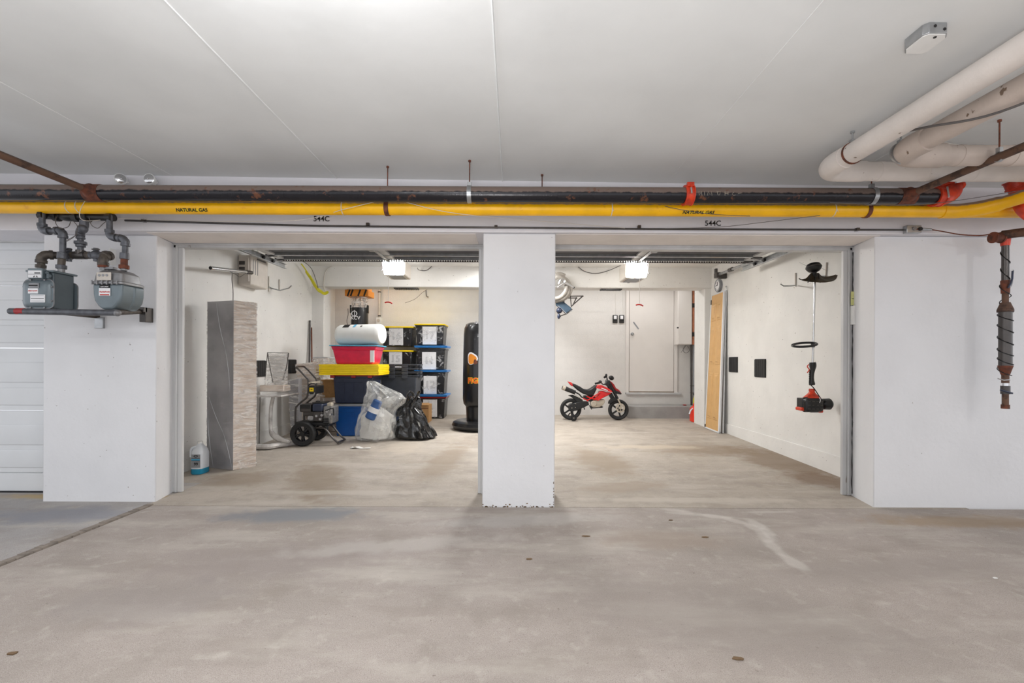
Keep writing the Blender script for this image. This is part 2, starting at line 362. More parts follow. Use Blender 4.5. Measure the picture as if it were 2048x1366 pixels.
def emis(name, rgb, s):
    m = bpy.data.materials.new(name); m.use_nodes = True; N, L = nt(m); b = N['Principled BSDF']
    b.inputs['Emission Color'].default_value = lin(rgb); b.inputs['Emission Strength'].default_value = s; b.inputs['Base Color'].default_value = lin(rgb)
    return m
M['lens_w'] = emis('lit_lens_white', (250, 252, 255), 62)
M['lens_y'] = emis('lit_lens_warm', (255, 250, 242), 60)
M['tube'] = emis('fluorescent_tube', (250, 252, 255), 14)
def F0(px, py):
    a, b = ray(px, py); Y = -CH/b; return a*Y, Y
def arc(px, w, col, k):
    p = [F0(*q) for q in px]; out = []
    for (x0, y0), (x1, y1) in zip(p, p[1:]): out.append(((x0+x1)/2, (y0+y1)/2, math.hypot(x1-x0, y1-y0)*.75, w, math.degrees(math.atan2(y1-y0, x1-x0)), col, k))
    return out
# colours of the floor and its stains
M['floor'] = floor_mat('aisle_concrete', (165, 155, 148), (152, 143, 136), [
    F0(590, 1030) + (.62, .20, 4, (122, 126, 132), .85), F0(1400, 1030) + (.30, .04, -14, (200, 196, 190), .35), F0(1540, 1024) + (.25, .03, 3, (200, 196, 190), .4), F0(1930, 1042) + (.85, .16, 0, (146, 122, 90), .6), F0(1060, 1040) + (.7, .14, 8, (184, 180, 176), .5),
    F0(560, 1120) + (.8, .3, 10, (144, 134, 130), .5), F0(1450, 1230) + (.9, .4, -20, (136, 127, 121), .5), F0(1330, 1080) + (.5, .2, 0, (152, 137, 124), .55), F0(800, 1090) + (.9, .12, 12, (184, 178, 172), .5),
    F0(300, 1200) + (.5, .25, 0, (140, 132, 128), .5), F0(1800, 1140) + (.9, .16, 5, (150, 141, 135), .5)] + arc([(1340, 1020), (1400, 1028), (1450, 1036), (1492, 1048), (1520, 1062), (1535, 1082), (1562, 1108), (1610, 1140)], .05, (204, 199, 193), .4) + arc([(1500, 1040), (1530, 1058), (1545, 1078)], .05, (212, 208, 202), .4))
M['floor_l'] = floor_mat('side_slab_concrete', (164, 160, 158), (150, 148, 148), [
    (-3.3, 3.4, .6, .22, 0, (132, 134, 142), .75), (-3.5, 3.86, 1.0, .09, 0, (178, 152, 100), .8)])
M['floor_in'] = floor_mat('garage_concrete', (178, 168, 156), (163, 152, 139), [
    F0(640, 960) + (.30, .9, 25, (130, 113, 94), .65), F0(480, 960) + (.4, .3, 0, (136, 120, 102), .6), F0(890, 925) + (.22, 1.0, -6, (140, 123, 104), .6), F0(800, 900) + (.35, .5, 0, (196, 184, 168), .5),
    F0(1200, 925) + (.35, .8, 8, (138, 120, 98), .6), F0(1560, 925) + (.5, .9, 4, (122, 100, 78), .7), F0(1640, 960) + (.35, .35, 0, (118, 94, 74), .7), F0(1420, 905) + (.8, .4, 0, (134, 115, 93), .6),
    F0(1300, 900) + (.7, .15, 0, (198, 185, 166), .6), F0(1250, 975) + (.5, .2, 10, (150, 134, 116), .6), F0(1400, 1000) + (1.3, .08, 0, (196, 189, 178), .5), F0(700, 985) + (.9, .08, 0, (194, 188, 178), .5), F0(760, 870) + (.9, .5, 0, (190, 177, 160), .4)])
M['joint'] = pm('joint_sealant', (142, 132, 122), .9, var=.2, scale=12, bump=.8, bscale=60)
# ================================================================ STRUCTURE
YF, YD, YB = 3.66, 3.98, 8.95
XL, XR = -3.33, 3.27
ZS = 2.155
def quadgrid(fn, us, vs, th):
    mb = MB(); top = [[fn(u, v) for u in us] for v in vs]
    flat = [p for r in top for p in r]; n = len(us)
    fs = [(j*n+i, j*n+i+1, (j+1)*n+i+1, (j+1)*n+i) for j in range(len(vs)-1) for i in range(n-1)]
    mb.add(flat, fs)
    # skirt
    B = [0, 1]
    rim = [j for j in range(n)] + [(k+1)*n-1 for k in range(1, len(vs))] + [len(flat)-1-j for j in range(1, n)] + [(len(vs)-1-k)*n for k in range(1, len(vs)-1)]
    vs2 = [flat[i] for i in rim]; m_ = len(vs2); low = [Vector(p) + Vector((0, 0, -th)) for p in vs2]
    mb.add(vs2 + low, [(i, m_+i, m_+(i+1) % m_, (i+1) % m_) for i in range(m_)] + [tuple(range(m_, 2*m_))])
    return mb
G = 0.006
fl = struct(quadgrid(lambda x, y: Vector((x, y, 0)), [-2.83, 6.5], [-4.5, 3.62], .12).build('floor', M['floor'], smooth=False))
f2 = struct(quadgrid(lambda x, y: Vector((x, y, 0)), [-6.5, -2.90], [-4.5, 4.3], .12).build('floor', M['floor_l'], smooth=False))
f3 = struct(quadgrid(lambda x, y: Vector((x, y, zf(y))), [-2.896, 3.6], [3.632, 4.2, 9.2], .12).build('floor', M['floor_in'], smooth=False))
struct(MB().box(-3.9, -2.896, 4.3, 9.2, -.12, -.001).build('floor', M['floor_in'], smooth=False))
f4 = struct(quadgrid(lambda x, y: Vector((x, y, zf(y)-.001)), [-3.7, -2.9], [4.3, 9.2], .12).build('floor', M['floor_in'], smooth=False))
random.seed(3)
jv = MB()
for i in range(80):       # crumbly raised sealant along the joint beside the left slab
    y0 = -.2 + i*(3.85/80); y1 = y0 + 3.85/80
    jv.frus((-2.865, (y0+y1)/2), .07, y1-y0, .04+.015*random.random(), (y1-y0)*.9, -.05, .005+.006*random.random())
struct(jv.build('trim_1', M['joint']))
struct(MB().box(-2.89, 6.5, 3.61, 3.64, -.1, -.008).build('trim_2', M['joint']))
# aisle ceiling, very slightly out of level, with raised formwork seams
zc = lambda x: 2.557 - .0102*x
cm = MB(); cm.add([(-7, -4.5, zc(-7)), (7, -4.5, zc(7)), (7, 3.61, zc(7)), (-7, 3.61, zc(-7)), (-7, -4.5, 2.9), (7, -4.5, 2.9), (7, 3.61, 2.9), (-7, 3.61, 2.9)], [(0, 1, 2, 3), (4, 7, 6, 5), (0, 4, 5, 1), (1, 5, 6, 2), (2, 6, 7, 3), (3, 7, 4, 0)])
ceil = struct(cm.build('ceiling', M['ceil'], smooth=False))
for sx, w in ((-2.66, .005), (-1.383, .009), (-.088, .014), (1.19, .003), (2.47, .004)):
    s = MB(); s.frus((sx, 1.0), .001, 5.2, w, 5.2, zc(sx)-w*.55, zc(sx)+.004); s.build('seam', M['ceil'], ceil, smooth=False)
# beam over the doors
beam = MB().box(-7, 7, 3.60, 4.02, ZS, 2.95)
beam = struct(beam.build('wall_front', M['beam'], smooth=False, bevel=.006))
so = MB().box(-2.9, -.30, 3.64, 3.96, ZS-.004, ZS+.002).box(.335, 2.9, 3.64, 3.96, ZS-.004, ZS+.002)
so.build('soffit_board', M['soffit'], beam, smooth=False)
# walls between the doors
def wallbox(name, x0, x1, y0, y1, z0, z1, mat='wall', bev=.008): return struct(MB().box(x0, x1, y0, y1, z0, z1).build(name, M[mat], bevel=bev))
pl = MB(); pl.box(-.238, .331, 3.63, 3.97, -.02, ZS)
pil = struct(pl.build('wall_middle', M['wall'], bevel=.007))
chips = MB(); random.seed(5)
for i in range(46):
    x = random.uniform(-.232, .325); r = random.uniform(.002, .007); z = random.uniform(0, .004) if random.random() < .75 else random.uniform(0, .03)
    n = random.randint(5, 7); pts = [(x + r*1.4*math.cos(6.28*k/n)*random.uniform(.6, 1.2), 3.6285, z + r*math.sin(6.28*k/n)*random.uniform(.6, 1.2)) for k in range(n)]
    chips.poly(pts, (0, .004, 0))
for i in range(10):
    z = random.uniform(.02, .2); pts = [(.325 + .006*math.cos(6.28*k/5)*random.random(), 3.6285, z + .006*math.sin(6.28*k/5)) for k in range(5)]; chips.poly(pts, (0, .004, 0))
chips.build('chipped_edge', M['curbbrown'], pil)['kind'] = 'stuff'
wl = MB()
A = P(85, 1003, 3.72).x
wl.add([(A, 3.72, -.02), (-2.88, 3.72, -.02), (-2.95, 4.02, -.02), (A, 4.02, -.02), (A, 3.72, ZS), (-2.88, 3.72, ZS), (-2.95, 4.02, ZS), (A, 4.02, ZS)], [(0,3,2,1),(4,5,6,7),(0,1,5,4),(1,2,6,5),(2,3,7,6),(3,0,4,7)])
wfl = struct(wl.build('wall_front', M['wall'], bevel=.008))
wfr = MB(); wfr.add([(2.868, 3.66, -.02), (7, 3.66, -.02), (7, 4.02, -.02), (2.94, 4.02, -.02), (2.868, 3.66, ZS), (7, 3.66, ZS), (7, 4.02, ZS), (2.94, 4.02, ZS)], [(0,3,2,1),(4,5,6,7),(0,1,5,4),(1,2,6,5),(2,3,7,6),(3,0,4,7)])
struct(wfr.build('wall_front', M['wall'], bevel=.008))
wallbox('wall_front', -3.45, -2.953, 4.02, 4.10, -.02, 2.95, 'wall_in')
wallbox('wall_front', 2.943, 3.4, 4.02, 4.10, -.02, 2.95, 'wall_in')
struct(MB().box(-3.0, 3.0, 4.02, 4.10, 2.16, 2.95).build('wall_front', M['wall_in']))
# steel door frames
def jamb(x0, x1, name):
    m = MB(); s = 1 if x1 > x0 else -1
    for a, b, y0 in ((0, .35, 3.985), (.35, .55, 3.978), (.55, 1, 3.99)):
        m.box(min(x0+(x1-x0)*a, x0+(x1-x0)*b), max(x0+(x1-x0)*a, x0+(x1-x0)*b), y0, 4.02, .002, ZS-.005)
    return struct(m.build(name, M['jamb'], bevel=.003))
jamb(-2.948, -2.865, 'trim_3'); jamb(-.238, -.30, 'trim_4'); jamb(.331, .362, 'trim_5'); jamb(2.938, 2.858, 'trim_6')
struct(MB().box(-2.94, -.245, 3.985, 4.06, 2.118, 2.150).box(-2.94, -.245, 3.972, 4.06, 2.140, 2.1535).build('trim_7', M['jamb'], bevel=.002))
struct(MB().box(.335, 2.93, 3.985, 4.06, 2.118, 2.150).box(.335, 2.93, 3.972, 4.06, 2.140, 2.1535).build('trim_8', M['jamb'], bevel=.002))
# ragged black weather strip beside the right frame
ws = MB(); random.seed(2)
pts = [Vector((2.925 + random.uniform(-.002, .002), 3.972, .02 + i*.04)) for i in range(53)]
ws.tube(pts, [random.uniform(.002, .005) for _ in pts], 5); struct(ws.build('trim_9', M['ink']))
# garage interior shell
struct(MB().box(-3.7, 3.7, 4.03, 9.3, 2.70, 2.95).build('ceiling', M['wall_in'], smooth=False))
wall_l = struct(MB().box(XL-.2, XL, 4.05, 7.63, -.05, 2.72).build('wall_left', M['wall_in'], smooth=False))
wall_r = struct(MB().box(XR, XR+.2, 4.05, 7.63, -.05, 2.72).build('wall_right', M['wall_in'], smooth=False))
# shallow step low on both side walls
MB().box(XL, XL+.012, 4.12, 7.6, 0, .21).build('wall_foot', M['wall_in'], wall_l, bevel=.004)
MB().box(XR-.012, XR, 4.12, 7.6, 0, .21).build('wall_foot', M['wall_in'], wall_r, bevel=.004)
struct(MB().box(XL-.3, -3.129, 7.62, 7.90, -.05, 2.72).build('wall_left', M['wall_in'], bevel=.01))
struct(MB().box(3.165, XR+.4, 7.62, 8.05, -.05, 2.72).build('wall_right', M['wall_in'], bevel=.01))
struct(MB().box(XL-.15, XR+.3, 7.60, 7.88, 2.362, 2.72).build('wall_beam', M['wall_in'], bevel=.012))
struct(MB().box(-3.7, -3.457, 7.85, 9.2, -.05, 2.9).build('wall_left', M['wall_in'], smooth=False))
struct(MB().box(3.5, 3.8, 8.0, 9.2, -.05, 2.9).build('wall_right', M['wall_in'], smooth=False))
# block back wall
wb = struct(MB().box(-3.7, 3.8, YB-.0025, YB+.2, -.05, 2.9).build('wall_back', M['mortar'], smooth=False))
def blk(w, h): return MB().box(-w/2, w/2, -.004, .01, -h/2, h/2).build('block', M['block'], wb, smooth=False)
BW, BH = .41, .222; protos = {}
dl, dr = P(1253, 700, YB).x, P(1352, 700, YB).x
for r in range(12):
    z = .105 + (r+.5)*BH; x = -3.457 - (BW/2 if r % 2 else 0)
    while x < 3.5:
        a, b = max(x, -3.455), min(x+BW, 3.495); x += BW
        spans = [(a, b)]
        if z > .50: spans = [(s0, s1) for s0, s1 in ((a, min(b, dl-.03)), (max(a, dr+.03), b))]
        for s0, s1 in spans:
            if s1 - s0 < .05: continue
            w = round(s1-s0-.004, 3); key = w
            if key not in protos: o = blk(w, BH-.004); protos[key] = o
            else:
                o = protos[key].copy(); COL.objects.link(o)
            o.location = ((s0+s1)/2, YB, z)
# curb along the back of the right bay
struct(MB().box(P(1258, 830, 8.545).x, 3.49, 8.545, YB, 0, .322).build('trim_10', M['curb'], bevel=.012))
# steel door to the house with frame
dz0, dz1 = P(1300, 783, YB).z, 2.66
d = struct(MB().box(P(1258, 700, YB).x, P(1346.5, 700, YB).x, YB-.025, YB+.01, dz0, dz1).build('door_1', M['door_warm'], bevel=.003))
kn = P(1264.5, 668, YB-.03); MB().lathe([(.004, .0), (.012, -.012), (.024, -.02), (.026, -.035), (.018, -.045), (.002, -.047)], kn, 16, 'Y').lathe([(.03, 0), (.03, -.006)], kn, 16, 'Y').build('door_knob', M['steel'], d)
MB().box(-.012, .012, -.004, 0, -.085, .085, Matrix.Translation(P(1272, 651, YB-.026)) @ Matrix.Rotation(math.radians(-37), 4, 'Y')).build('latch_plate', M['grey'], d)
fr = MB(); a, b = P(1254, 700, YB).x, P(1350, 700, YB).x
fr.box(a-.03, a+.028, YB-.045, YB+.01, dz0-.05, dz1).box(b-.025, b+.035, YB-.045, YB+.01, dz0-.05, dz1)
struct(fr.build('trim_11', M['door_warm'], bevel=.004))
struct(MB().box(a-.03, b+.10, YB-.07, YB+.01, dz0-.055, dz0-.015).build('trim_12', M['jamb'], bevel=.005))
struct(MB().box(a+.02, b-.02, YB-.03, YB+.012, dz0-.018, dz0-.002).build('trim_13', M['curbbrown']))
# closed sectional door of the neighbouring bay, far left
dn = bpy.data.objects.new('door_2', None); COL.objects.link(dn); struct(dn); dn.location = (-4.6, 3.98, 0)
def py2z(y, Y=3.97): return P(40, y, Y).z
edges = [986, 946, 821, 696, 571, 478]
for i in range(5):
    z0, z1 = py2z(edges[i])+.003, py2z(edges[i+1])-.003; s = MB()
    s.box(-5.8, A-.002, 3.975, 4.01, z0, z1)
    if z1-z0 > .3:
        for a_, b_ in ((.22, .56), (.63, .93)):
            s.frus((-4.9, 0), 2.0, (z1-z0)*(b_-a_), 1.98, (z1-z0)*(b_-a_)-.02, 0, .008, Matrix.Translation((0, 3.975, z0+(z1-z0)*(1-(a_+b_)/2))) @ Matrix.Rotation(math.pi/2, 4, 'X'))
    s.build('panel', M['door_white'], dn, bevel=.004)
struct(MB().box(-5.8, A, 3.94, 4.02, py2z(478)+.0, ZS+.01).box(-5.8, A-.002, 3.93, 4.02, py2z(486), py2z(482)).build('trim_14', M['jamb']))
struct(MB().box(-5.8, A-.002, 3.96, 4.01, 0.0, .012).build('trim_15', M['rubber']))
# two open doors lying under the ceiling
def overhead(name, x0, x1):
    d = bpy.data.objects.new(name, None); COL.objects.link(d); struct(d); d.location = ((x0+x1)/2, 5.2, 2.5)
    ys = [4.16, 4.60, 5.12, 5.63, 5.85]
    for i in range(4):
        s = MB(); s.box(x0, x1, ys[i]+.004, ys[i+1]-.004, 2.447, 2.47); s.build('panel', M['door_dark'], d, smooth=False)
        e = MB()
        e.box(x0, x1, ys[i+1]-.05, ys[i+1]-.006, 2.420, 2.447)
        e.box(x0, x1, ys[i]+.006, ys[i]+.02, 2.434, 2.447)
        e.build('rail', M['steel'], d, smooth=False)
        for xx in (x0, x1-.09, (x0+x1)/2-.05 + (.09 if x0 < 0 else -.14)):
            MB().box(xx, xx+.09, ys[i]+.02, ys[i+1]-.05, 2.424, 2.448).build('stile', M['jamb'], d, bevel=.004)
    # perforated angle iron across the far end, real holes
    m = MB(); y = 5.855; n = int((x1-x0)/.031); p = (x1-x0)/n; za, zb, h0, h1 = 2.402, 2.444, 2.412, 2.428
    for k in range(n):
        a = x0 + k*p; b = a + p; c0, c1 = a + p*.28, a + p*.72
        V = [(a,y,za),(b,y,za),(b,y,zb),(a,y,zb),(c0,y,h0),(c1,y,h0),(c1,y,h1),(c0,y,h1)]
        m.add(V, [(0,1,5,4),(1,2,6,5),(2,3,7,6),(3,0,4,7)])
    m.box(x0, x1, y+.0005, y+.035, zb-.003, zb)
    m.build('perforated_angle', M['gunmetal'], d, smooth=False)
    xm = (x0+x1)/2 + (.03 if x0 < 0 else -.09)
    MB().box(xm-.03, xm+.03, 5.15, 5.21, 2.375, 2.43).box(xm-.07, xm+.10, 5.17, 5.19, 2.395, 2.41).box(xm-.02, xm+.02, 4.9, 5.9, 2.408, 2.422).build('operator_bracket', M['steel'], d, bevel=.003)
    return d
o1 = overhead('door_3', -2.98, -.27); o2 = overhead('door_4', .36, 2.99)
# vertical grille vents under the interior beam
for k, (x0, x1, y, lab) in enumerate(((789, 837, 577, 'left'), (1201, 1243, 580, 'right'))):
    a, b = P(x0, y, 7.72), P(x1, y, 7.72)
    t = thing('vent_grille', f'small dark serrated grille under the interior beam of the {lab} bay', 'grille', (a.x, 7.72, 2.36))
    MB().box(a.x, b.x, 7.66, 7.80, 2.352, 2.361).build('backing', M['gunmetal'], t)
    n = 14
    for i in range(n):
        x = a.x + (b.x-a.x)*(i+.5)/n; MB().box(x-.008, x+.004, 7.66, 7.80, 2.340, 2.352).build('slat', M['black'], t)
# ================================================================ PIPES UNDER THE AISLE CEILING
def rod(parent, p, top, r=.004, mat='rustbrown', name='rod'):
    return MB().cyl(p, (p[0], p[1], top), r, n=8).cyl((p[0], p[1], top-.012), (p[0], p[1], top), r*2.4, n=8).build(name, M[mat], parent)
BY, BZ, BR = 3.24, 2.319, .055
t = thing('sprinkler_pipe', 'long black and rust-topped sprinkler main running across above the yellow gas pipe', 'pipe', (0, BY, BZ))
xe = P(1872, 392, BY).x
MB().cyl((-4.6, BY, BZ), (xe, BY, BZ), BR, n=28).build('pipe', M['blackpipe'], t)
c = MB(); xc = P(1376, 390, BY).x
c.cyl((xc-.024, BY, BZ), (xc+.024, BY, BZ), BR+.011, n=24).cyl((xc-.030, BY, BZ), (xc-.022, BY, BZ), BR+.016, n=24).cyl((xc+.022, BY, BZ), (xc+.030, BY, BZ), BR+.016, n=24)
c.box(xc-.024, xc+.024, BY-.055, BY-.035, BZ+.045, BZ+.075).cyl((xc-.0, BY-.07, BZ+.0), (xc, BY-.055, BZ+.06), .006)
cc = c.build('coupling', M['orange'], t, bevel=.002); cc['label'] = 'rusty orange grooved coupling'
MB().cyl((xc-.004, BY-BR-.022, BZ-.01), (xc-.004, BY-BR-.010, BZ+.03), .007, n=8).build('bolt', M['chrome'], cc)
mk = [[(992,384),(992,392)],[(998,384),(998,392),(1003,384),(1004,392)],[(1009,384),(1009,392)],[(1015,392),(1016,384),(1020,390),(1023,384),(1024,392)],[(1034,383),(1036,391),(1039,391),(1041,384),(1036,384)],[(1050,384),(1050,392)],[(1050,388),(1056,388)],[(1056,384),(1056,391)],[(1068,385),(1064,389),(1067,392),(1071,391)],[(1076,388),(1083,387)]]
for l in mk: MB().tube([P(x+400, y-1, BY-BR-.0005) for x, y in l], .0012, 5).build('chalk_mark', M['silver'], t)
def clevis(parent, x, Y, z, r, top, mat='steel', w=.03, rodmat='rustbrown', lean=0):
    c = MB(); n = 20; pts = []
    o, i_ = r+.006, r+.001
    vs = []; fs = []
    for k in range(n):
        a = 2*math.pi*k/n
        for rr, xx in ((o, -w/2), (o, w/2), (i_, w/2), (i_, -w/2)): vs.append((x+xx, Y + rr*math.cos(a), z + rr*math.sin(a)))
    for k in range(n):
        j = (k+1) % n
        for q in range(4): fs.append((k*4+q, k*4+(q+1) % 4, j*4+(q+1) % 4, j*4+q))
    c.add(vs, fs); c.box(x-w/2, x+w/2, Y-.012, Y+.012, z+r, z+r+.03)
    h = c.build('pipe_clamp', M[mat], parent, bevel=.001)
    rod(parent, (x, Y, z+r+.01), top, mat=rodmat)
    return h
for px in (939, 1743): x = P(px, 390, BY).x; clevis(t, x, BY, BZ, BR, zc(x))
x = P(-60, 380, BY).x
# branches toward the camera
for nm, px, lab, hx in (('left', 190, 'rusty branch pipe joining the sprinkler main above the gas meters', None), ('right', 1810, 'brown branch pipe joining the sprinkler main under the insulated pipes at right', 1)):
    X = P(px, 384 if px < 1000 else 392, BY).x
    b = thing('branch_pipe', lab, 'pipe', (X, 2.4, BZ))
    MB().cyl((X, -1.5, BZ+.0), (X, BY-BR-.01, BZ), .0225, n=16).build('pipe', M['rust'], b)
    MB().lathe([(.0235, -.05), (.028, -.03), (.036, -.005), (.05, .012)], (X, BY-BR-.005, BZ), 20, 'Y').cyl((X-.055, BY, BZ), (X+.055, BY, BZ), BR+.003, n=24).build('outlet_fitting', M['rustbrown'], b)
    if hx:
        Yh = X*F/(1997-CX); clevis(b, X, Yh, BZ, .0225, zc(X), 'steel', .02)
# red grooved elbow at the end of the main
def grooved(mb, a, b, r):
    a, b = Vector(a), Vector(b); u = (b-a).normalized(); mb.cyl(a, b, r+.010, n=20).cyl(a-u*.004, a+u*.006, r+.015, n=20).cyl(b-u*.006, b+u*.004, r+.015, n=20)
t = thing('elbow_fitting', 'red grooved elbow turning up at the right end of the black sprinkler main', 'pipe fitting', (xe, BY, BZ))
m = MB(); grooved(m, (xe-.012, BY, BZ), (xe+.035, BY, BZ), BR); m.build('coupling', M['orange'], t, bevel=.002)
pth = cr_path([(xe+.02, BY, BZ), (xe+.06, BY, BZ), (xe+.115, BY+.01, BZ+.03), (xe+.145, BY+.03, BZ+.075), (xe+.15, BY+.04, BZ+.11)], 5)
MB().tube(pth, BR, 20).build('elbow', M['orange'], t)
m = MB(); grooved(m, (xe+.149, BY+.035, BZ+.075), (xe+.155, BY+.05, BZ+.12), BR); m.build('coupling', M['orange'], t, bevel=.002)
MB().cyl((xe+.02, BY-.075, BZ-.03), (xe+.02, BY-.062, BZ+.045), .006, n=8).build('bolt', M['chrome'], t)
MB().cyl((xe+.10, BY-.04, BZ+.085), (xe+.19, BY-.03, BZ+.10), .006, n=8).build('bolt', M['chrome'], t)
MB().cyl((xe+.152, BY+.045, BZ+.115), (xe+.156, BY+.06, BZ+.19), BR, n=20).build('pipe', M['blackpipe'], t)
# thin dark pipe behind the yellow one
t = thing('thin_pipe', 'thin dark pipe tucked just above and behind the yellow gas pipe', 'pipe', (0, 3.47, 2.34))
TZ = P(1026, 407.5, 3.47).z
MB().cyl((-4.8, 3.47, TZ), (3.1, 3.47, TZ), .017, n=14).build('pipe', M['darkpipe'], t)
x = P(1084, 400, 3.47).x; clevis(t, x, 3.47, TZ, .017, zc(x), 'rustbrown', .02)
# yellow gas main
GY, GZ, GR = 3.36, P(1026, 418, 3.36).z, .048
t = thing('gas_pipe', 'long yellow natural gas pipe running across the beam above both doors', 'pipe', (0, GY, GZ))
MB().cyl((-5, GY, GZ), (4.6, GY, GZ), GR, n=28).build('pipe', M['yellow'], t)
x0 = P(1915, 420, GY).x
b = MB().tube(cr_path([(x0-.12, GY, GZ-.002), (x0+.02, GY-.02, GZ-.004), (x0+.13, GY-.12, GZ), (x0+.19, GY-.32, GZ+.01), (x0+.2, GY-.7, GZ+.015), (x0+.2, 1.0, GZ+.02)], 6), [GR+.003]*14 + [GR-.004]*17, 24)
b.build('branch', M['yellow'], t)
x = P(775, 418, GY).x; clevis(t, x, GY, GZ, GR, zc(x), 'rustbrown', .032)
x = P(1732, 420, GY).x; clevis(t, x, GY, GZ, GR, GZ+.08, 'rustbrown', .028)
for px in (142, 162, 687, 1222, 1664):
    x = P(px, 420, GY).x; MB().lathe([(GR+.0015, -.003), (GR+.0015, .003)], (x, GY, GZ), 24, 'X').cyl((x, GY-GR-.003, GZ-.004), (x+.008, GY-GR-.006, GZ-.03), .0015).build('zip_tie', M['cablewhite'], t)
for px, py, ang in ((382, 422, 0), (1398, 427, 0)):
    q = P(px, py, GY-GR); x = q.x; w = .105; z0, z1 = q.z-.012, q.z+.016
    lb = MB(); vs = []; n = 6
    zz = [max(GZ-GR*.8, z0-.004) + (z1-max(GZ-GR*.8, z0-.004))*k/n for k in range(n+1)]
    for z in zz:
        yy = GY - math.sqrt(max((GR+.0016)**2-(z-GZ)**2, 0)); vs += [(x-w, yy, z), (x+w, yy, z)]
    lb.add(vs, [(2*k, 2*k+1, 2*k+3, 2*k+2) for k in range(n)])
    L_ = lb.build('label', M['yellowlabel'], t)
    a = math.asin(max(-1, min(1, (sum(zz)/len(zz)-GZ)/(GR+.002))))
    yy = GY - (GR+.003)*math.cos(a)
    text('NATURAL GAS', .034, M['ink'], L_, (x, yy-.001, GZ+(GR+.003)*math.sin(a)), Matrix.Rotation(math.pi/2 - a, 4, 'X') @ Matrix(((1, .2, 0, 0), (0, 1, 0, 0), (0, 0, 1, 0), (0, 0, 0, 1))), bold=.0008)
# red elbow at the right edge, in front of the straight yellow run
t = thing('elbow_fitting', 'large orange-red elbow at the right edge in front of the yellow pipe', 'pipe fitting', P(2050, 400, 3.1))
e = [P(2036, 372, 3.28), P(2043, 392, 3.25), P(2052, 415, 3.22), P(2075, 432, 3.2), P(2110, 440, 3.2)]
MB().tube(cr_path(e, 5), .056, 20).build('elbow', M['orange'], t)
m = MB(); grooved(m, P(2030, 360, 3.28), P(2036, 374, 3.28), .054); m.build('coupling', M['orange'], t)
# conduit on the beam with a junction box
t = thing('conduit', 'thin dark conduit clipped along the beam face above the door openings', 'conduit', (0, 3.588, 2.2))
cz = lambda px, py: P(px, py, 3.588)
cp = [cz(250, 441), cz(420, 446), cz(640, 452), cz(980, 455), cz(1300, 458), cz(1560, 459), cz(1806, 460)]
MB().tube(cp, .0075, 8).build('tube', M['gunmetal'], t)
for px, py in ((288, 442), (736, 450), (992, 455), (1278, 455), (1714, 460)):
    q = cz(px, py); MB().box(q.x-.012, q.x+.012, 3.572, 3.60, q.z-.008, q.z+.014).build('clip', M['gunmetal'], t)
t = thing('junction_box', 'small galvanised junction box on the beam above the right door corner', 'box', cz(1822, 460))
q = cz(1822, 460); MB().box(q.x-.055, q.x+.06, 3.56, 3.60, q.z-.03, q.z+.03).build('body', M['steel'], t, bevel=.004)
MB().cyl((q.x, 3.552, q.z+.003), (q.x, 3.56, q.z+.003), .015, n=12).build('knockout', M['castalu'], t); MB().cyl((q.x+.045, 3.55, q.z), (q.x+.045, 3.56, q.z), .014, n=12).build('hole', M['ink'], t)
t = thing('wire', 'red armoured wire sagging from the beam junction box to the sprinkler drop', 'wire', cz(1850, 463))
MB().tube(cr_path([P(1828, 459, 3.56), P(1850, 458, 3.56), P(1880, 462, 3.55), P(1920, 469, 3.5), P(1960, 471, 3.46), P(1982, 468, 3.42)], 5), .0045, 8).build('cable', M['rustbrown'], t)
MB().cyl(P(1844, 458, 3.56), P(1862, 459, 3.56), .010, n=10).build('connector', M['steel'], t)
# loose wires hanging along the pipes
for pts, lab, mt in (([(200, 392, 3.28), (170, 402, 3.3), (165, 440, 3.31), (250, 437, 3.5), (420, 443, 3.56), (600, 440, 3.45), (690, 418, 3.3), (760, 402, 3.3), (800, 402, 3.3), (900, 425, 3.3), (1050, 440, 3.5), (1250, 456, 3.58)], 'pale thin wire looping from the meters along the beam to the middle pillar', 'cablewhite'),
                     ([(1290, 400, 3.42), (1340, 415, 3.30), (1420, 428, 3.30), (1500, 432, 3.3)], 'thin brown wire drooping over the right gas label', 'cable'),
                     ([(1330, 457, 3.58), (1440, 454, 3.5), (1540, 443, 3.4), (1640, 431, 3.32)], 'thin grey wire crossing the beam beside the right unit number', 'cable'),
                     ([(1660, 405, 3.2), (1800, 410, 3.18), (1900, 403, 3.16), (2060, 378, 3.0)], 'thin wire strung under the sprinkler main past the red elbow', 'cable')):
    o = MB().tube(cr_path([P(*p) for p in pts], 6), .0022, 6).build('wire', M[mt]); tag(o, lab, 'wire')
# painted unit numbers
for px, py, w in ((643, 438, 'left'), (1426, 447, 'right')):
    o = text('544C', .058, M['ink'], None, P(px, py, 3.597), bold=.0006); o.name = 'unit_number'; tag(o, f'black unit number on the beam above the {w} door', 'number')
